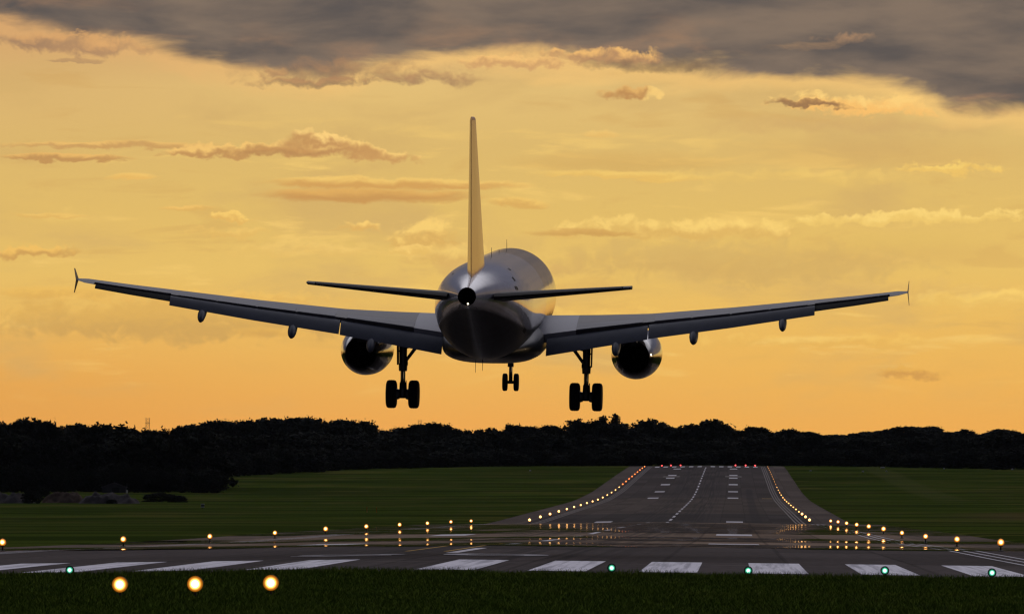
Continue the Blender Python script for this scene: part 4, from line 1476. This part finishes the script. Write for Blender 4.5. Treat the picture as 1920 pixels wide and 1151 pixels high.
# behind the runway end
row(1010, 1520, 18, 2760, 60, lambda x: skyline(x) + random.choice((-2, 0, 1, 3, 6, 9)), 23, (0, 1, 2, 0, 3, 5), 'broadleaf_tree',
    'tall tree on the skyline straight behind the runway end', 'skyline trees behind the runway')
row(1010, 1520, 24, 2650, 30, lambda x: 822 + random.uniform(-8, 12), 25, (0, 1, 2), 'broadleaf_tree',
    'dark tree in the belt directly behind the runway end', 'belt of trees behind the runway end')
row(1180, 1520, 22, 2565, 12, lambda x: 848 + random.uniform(-8, 8), 20, (0, 2, 2), 'broadleaf_tree',
    'low bushy tree closest to the runway end', 'bushy trees at the runway end')
for x, ytop, w_, k_, lb in ((1150, 779, 13, 5, 'tallest feathery tree rising out of the skyline left of the runway end'), (1128, 784, 9, 5, 'slim feathery tree just left of the tallest one'),
                            (1085, 788, 14, 5, 'loose round tree on the skyline above the left runway lights'), (1215, 788, 15, 5, 'loose round tree on the skyline above the runway end lights'),
                            (1340, 790, 13, 5, 'loose tree on the skyline above the runway centreline')):
    p = W(x, VY, 2720)
    gz = ground_z(p.x, 2720) - 0.3
    tree('feathery_tree', (p.x, 2720, gz), W(x, ytop, 2720).z - gz, w_, k_, lb, 'feathery skyline trees')
# right-hand side: a wooded rise behind a lower belt
row(1500, 2060, 15, 3300, 90, lambda x: skyline(x) + random.choice((-1, 0, 1, 3, 6)), 24, (0, 1, 2, 0, 3), 'broadleaf_tree',
    'tree crowning the wooded rise on the right', 'trees on the right-hand rise')
row(1500, 2060, 23, lambda x: edge_d(x) + 90, 40, lambda x: 820 + random.uniform(-6, 9), 25, (0, 1, 2), 'broadleaf_tree',
    'dark tree in the belt below the right-hand rise', 'belt of trees on the right')
row(1500, 2060, 22, lambda x: edge_d(x), 16, lambda x: 848 + random.uniform(-8, 8), 20, (0, 2, 2), 'broadleaf_tree',
    'low bushy tree on the far edge of the right field', 'bushy trees beyond the right field')

# ------------------------------------------------------------------ small things in the fields
M_SAND = paint('sand_grey', (0.055, 0.050, 0.052), 0.95, 0, 0.02, 0, 0.2, 0.5)
M_EARTH = paint('earth_red', (0.055, 0.040, 0.032), 0.95, 0, 0.02, 0, 0.2, 0.5)
M_SHED = paint('shed_metal', (0.07, 0.07, 0.08), 0.7, 0, 0.1, 0, 0.1, 0.7)
M_PALE = paint('pale_paint', (0.62, 0.62, 0.62), 0.7, 0, 0.1, 0, 0.1, 2.0)
M_ORANGE = paint('orange_paint', (0.55, 0.17, 0.03), 0.7, 0, 0.1, 0, 0.1, 2.0)
M_MAST = paint('mast_steel', (0.30, 0.28, 0.26), 0.6, 0.2, 0.2, 0, 0.1, 2.0)


def on_ground(x, d):
    p = W(x, VY, d)
    return Vector((p.x, d, ground_z(p.x, d)))


def heap(x0, x1, d, h, mat, seed, label):
    a, b = on_ground(x0, d), on_ground(x1, d)
    wdt = b.x - a.x
    c = (a + b) / 2
    n, m = 44, 22
    vs, fs = [], []
    for j in range(m + 1):
        for i in range(n + 1):
            u, v = i / n * 2 - 1, j / m * 2 - 1
            x, y = c.x + u * wdt / 2, d + v * 7
            q = max(0, 1 - (abs(u) ** 2.6 + abs(v) ** 2.0))
            z = h * q ** 0.6 * (0.62 + 0.75 * (0.5 - abs(mnoise.noise(Vector((x * 0.16, y * 0.16, seed)))) * 1.6) + 0.35 * mnoise.noise(Vector((x * 0.4, y * 0.4, seed)))) + 0.6 * min(1, q * 3) * mnoise.noise(Vector((x * 0.8, y * 0.8, seed)))
            vs.append((x, y, ground_z(x, y) - 0.1 + max(0, z)))
    for j in range(m):
        for i in range(n):
            k = j * (n + 1) + i
            fs.append((k, k + 1, k + n + 2, k + n + 1))
    o = link('sand_heap', mesh('sand_heap', vs, fs, mat, True))
    tag(o, label, 'heap', 'heaps of sand and earth')


heap(-75, 66, 1560, 3.3, M_SAND, 1.0, 'dim grey sand heap cut by the left edge of the picture')
heap(78, 165, 1572, 3.2, M_EARTH, 2.0, 'reddish brown earth heap between two grey sand heaps')
heap(148, 262, 1556, 2.9, M_SAND, 3.0, 'grey sand heap sloping down to the right beside the earth heap')
for x, d, h, w_, lb in ((58, 1545, 3.4, 4.6, 'dark shrub between the left sand heap and the earth heap'), (72, 1588, 4.4, 5.5, 'taller dark shrub behind the earth heap'),
                        (210, 1548, 1.3, 2.6, 'tiny dark shrub at the foot of the right sand heap'), (300, 1600, 2.6, 8.5, 'wide dark shrub right of the sand heaps'),
                        (332, 1590, 2.0, 5.0, 'low dark shrub, rightmost of those by the sand heaps')):
    p = on_ground(x, d)
    tree('shrub', (p.x, d, p.z - 0.2), h, w_, 2, lb, 'shrubs by the sand heaps')

# shed by the left wood
p = on_ground(215, 1838)
sh = empty('shed', p)
tag(sh, 'grey gabled shed in front of the nearer left wood', 'shed')
b = MB()
b.add([(-3.6, -2.5, -0.2), (3.6, -2.5, -0.2), (3.6, 2.5, -0.2), (-3.6, 2.5, -0.2), (-3.6, -2.5, 1.7), (3.6, -2.5, 1.7), (3.6, 2.5, 1.7), (-3.6, 2.5, 1.7), (0, -2.5, 3.0), (0, 2.5, 3.0)],
      [(0, 1, 5, 8, 4), (3, 7, 9, 6, 2), (0, 4, 7, 3), (1, 2, 6, 5), (4, 8, 9, 7), (5, 6, 9, 8), (3, 2, 1, 0)])
b.build('wall', M_SHED, sh, False)
b = MB()
for sg in (-1, 1):
    vs_ = [(sg * 4.0, -2.8, 1.62), (0, -2.8, 3.07), (0, 2.8, 3.07), (sg * 4.0, 2.8, 1.62)]
    b.add(vs_ + [(x, y, z + 0.1) for x, y, z in vs_], [(0, 1, 2, 3), (7, 6, 5, 4), (0, 4, 5, 1), (1, 5, 6, 2), (2, 6, 7, 3), (3, 7, 4, 0)])
b.build('roof', M_SHED, sh, False)
b = MB()
b.box((0.6, -2.53, 0.75), (2.2, 0.04, 1.7))
b.build('door', M_POST, sh, False)


def post(name, x, d, h, w_, mat, label, cat, band=None, group=None):
    p = on_ground(x, d)
    r = empty(name, p)
    tag(r, label, cat, group)
    b = MB()
    b.tube((0, 0, -0.2), (0, 0, h), w_ / 2, w_ / 2 * 0.8, 8)
    b.build('post', mat, r)
    b = MB()
    z0, z1, ww, bm = band or (h, h + 0.06, w_ * 1.5, mat)
    b.tube((0, 0, z0), (0, 0, z1), ww / 2, ww / 2, 10)
    b.build('band' if band else 'cap', bm if band else mat, r)
    return r


post('marker_post', 238, 1832, 3.2, 0.14, M_SHED, 'thin pole with a pale foot beside the grey shed', 'pole', (0.0, 0.9, 0.5, M_PALE))
post('stake', 688, 1290, 1.15, 0.13, M_ORANGE, 'left one of two orange stakes in the left grass field', 'stake', None, 'orange stakes')
post('stake', 706, 1285, 1.05, 0.13, M_ORANGE, 'right one of two orange stakes in the left grass field', 'stake', None, 'orange stakes')
post('mast', 1567, 2535, 7.0, 0.22, M_SHED, 'thin grey mast in front of the trees right of the runway end', 'mast')

# small striped marker board in the left field
p = on_ground(380, 1370)
r = empty('marker_board', p)
tag(r, 'small white marker board with a dark middle band in the left field', 'marker board')
b = MB()
for sg in (-1, 1):
    b.tube((sg * 0.25, 0.05, -0.2), (sg * 0.25, 0.05, 0.9), 0.03, 0.03, 6)
b.build('leg', M_POST, r)
for z in (0.55, 1.15):
    b = MB()
    b.box((0, 0, z), (0.75, 0.05, 0.26))
    b.build('panel', M_PALE, r, False)
b = MB()
b.box((0, 0.03, 0.85), (0.72, 0.05, 0.34))
b.build('panel', M_POST, r, False)

# low white markers on the right-hand field
for x, d, w_, lb in ((1655, 2440, 2.0, 'largest low white marker at the far edge of the right field'), (1898, 2360, 0.8, 'white marker far out at the right edge of the picture'),
                     (1618, 2300, 0.9, 'small white marker left of the largest one in the right field'), (1662, 2310, 0.6, 'tiny white marker nearer than the largest one'),
                     (1520, 2330, 0.6, 'tiny white marker beside the runway shoulder on the right'), (994, 2350, 0.7, 'tiny white marker alone in the left field near the bushes'),
                     (1770, 2400, 0.6, 'tiny white marker half way to the right edge of the field')):
    p = on_ground(x, d)
    r = empty('field_marker', p)
    tag(r, lb, 'marker', 'white field markers')
    b = MB()
    q = lambda z, k: [Vector((sx * w_ / 2 * k, sy * 0.35 * k, z)) for sx, sy in ((-1, -1), (1, -1), (1, 1), (-1, 1))]
    b.loft([q(0.12, 1.0), q(0.55, 0.85), q(0.62, 0.6)])
    b.build('marker_body', M_PALE, r, False)
    b = MB()
    b.box((0, 0, 0.02), (w_ * 0.7, 0.4, 0.2))
    b.build('marker_foot', M_POST, r, False)

# lattice masts far beyond the wood
for x, d, ytop, wd, lb in ((277, 3700, 783, 2.2, 'faint lattice mast rising behind the nearer left wood'), (787, 3900, 787, 2.0, 'faint lattice mast above the trees left of centre')):
    p = on_ground(x, d)
    top = W(x, ytop, d).z - p.z
    r = empty('lattice_mast', p)
    tag(r, lb, 'mast', 'far lattice masts')
    b = MB()
    n = 9
    for k in range(n):
        z0, z1 = top * k / n, top * (k + 1) / n
        for sx, sy in ((-1, -1), (1, -1), (1, 1), (-1, 1)):
            b.tube((sx * wd / 2, sy * wd / 2, z0), (sx * wd / 2, sy * wd / 2, z1), 0.07, 0.07, 5)
        for sy in (-1, 1):
            b.tube((-wd / 2, sy * wd / 2, z0), (wd / 2, sy * wd / 2, z1), 0.045, 0.045, 4)
            b.tube((wd / 2, sy * wd / 2, z0), (-wd / 2, sy * wd / 2, z1), 0.045, 0.045, 4)
    b.build('lattice', M_MAST, r)
    b = MB()
    b.box((0, 0, top - 3.2), (wd * 1.3, wd * 1.3, 0.25))
    b.build('platform', M_MAST, r, False)

# ------------------------------------------------------------------ air
HAZE = 4.5e-6
hb = MB()
hb.box((-10, 4650, 50), (6300, 9900, 120))
hz = hb.build('haze', None, None, False)
tag(hz, 'thin evening haze over the whole airfield', 'haze', None, 'stuff')
hm = bpy.data.materials.new('haze')
hm.use_nodes = True
hm.node_tree.nodes.remove(hm.node_tree.nodes['Principled BSDF'])
pv = hm.node_tree.nodes.new('ShaderNodeVolumePrincipled')
pv.inputs['Density'].default_value = HAZE
pv.inputs['Color'].default_value = (0.62, 0.72, 0.92, 1)
hm.node_tree.links.new(pv.outputs[0], hm.node_tree.nodes['Material Output'].inputs['Volume'])
hz.data.materials.append(hm)
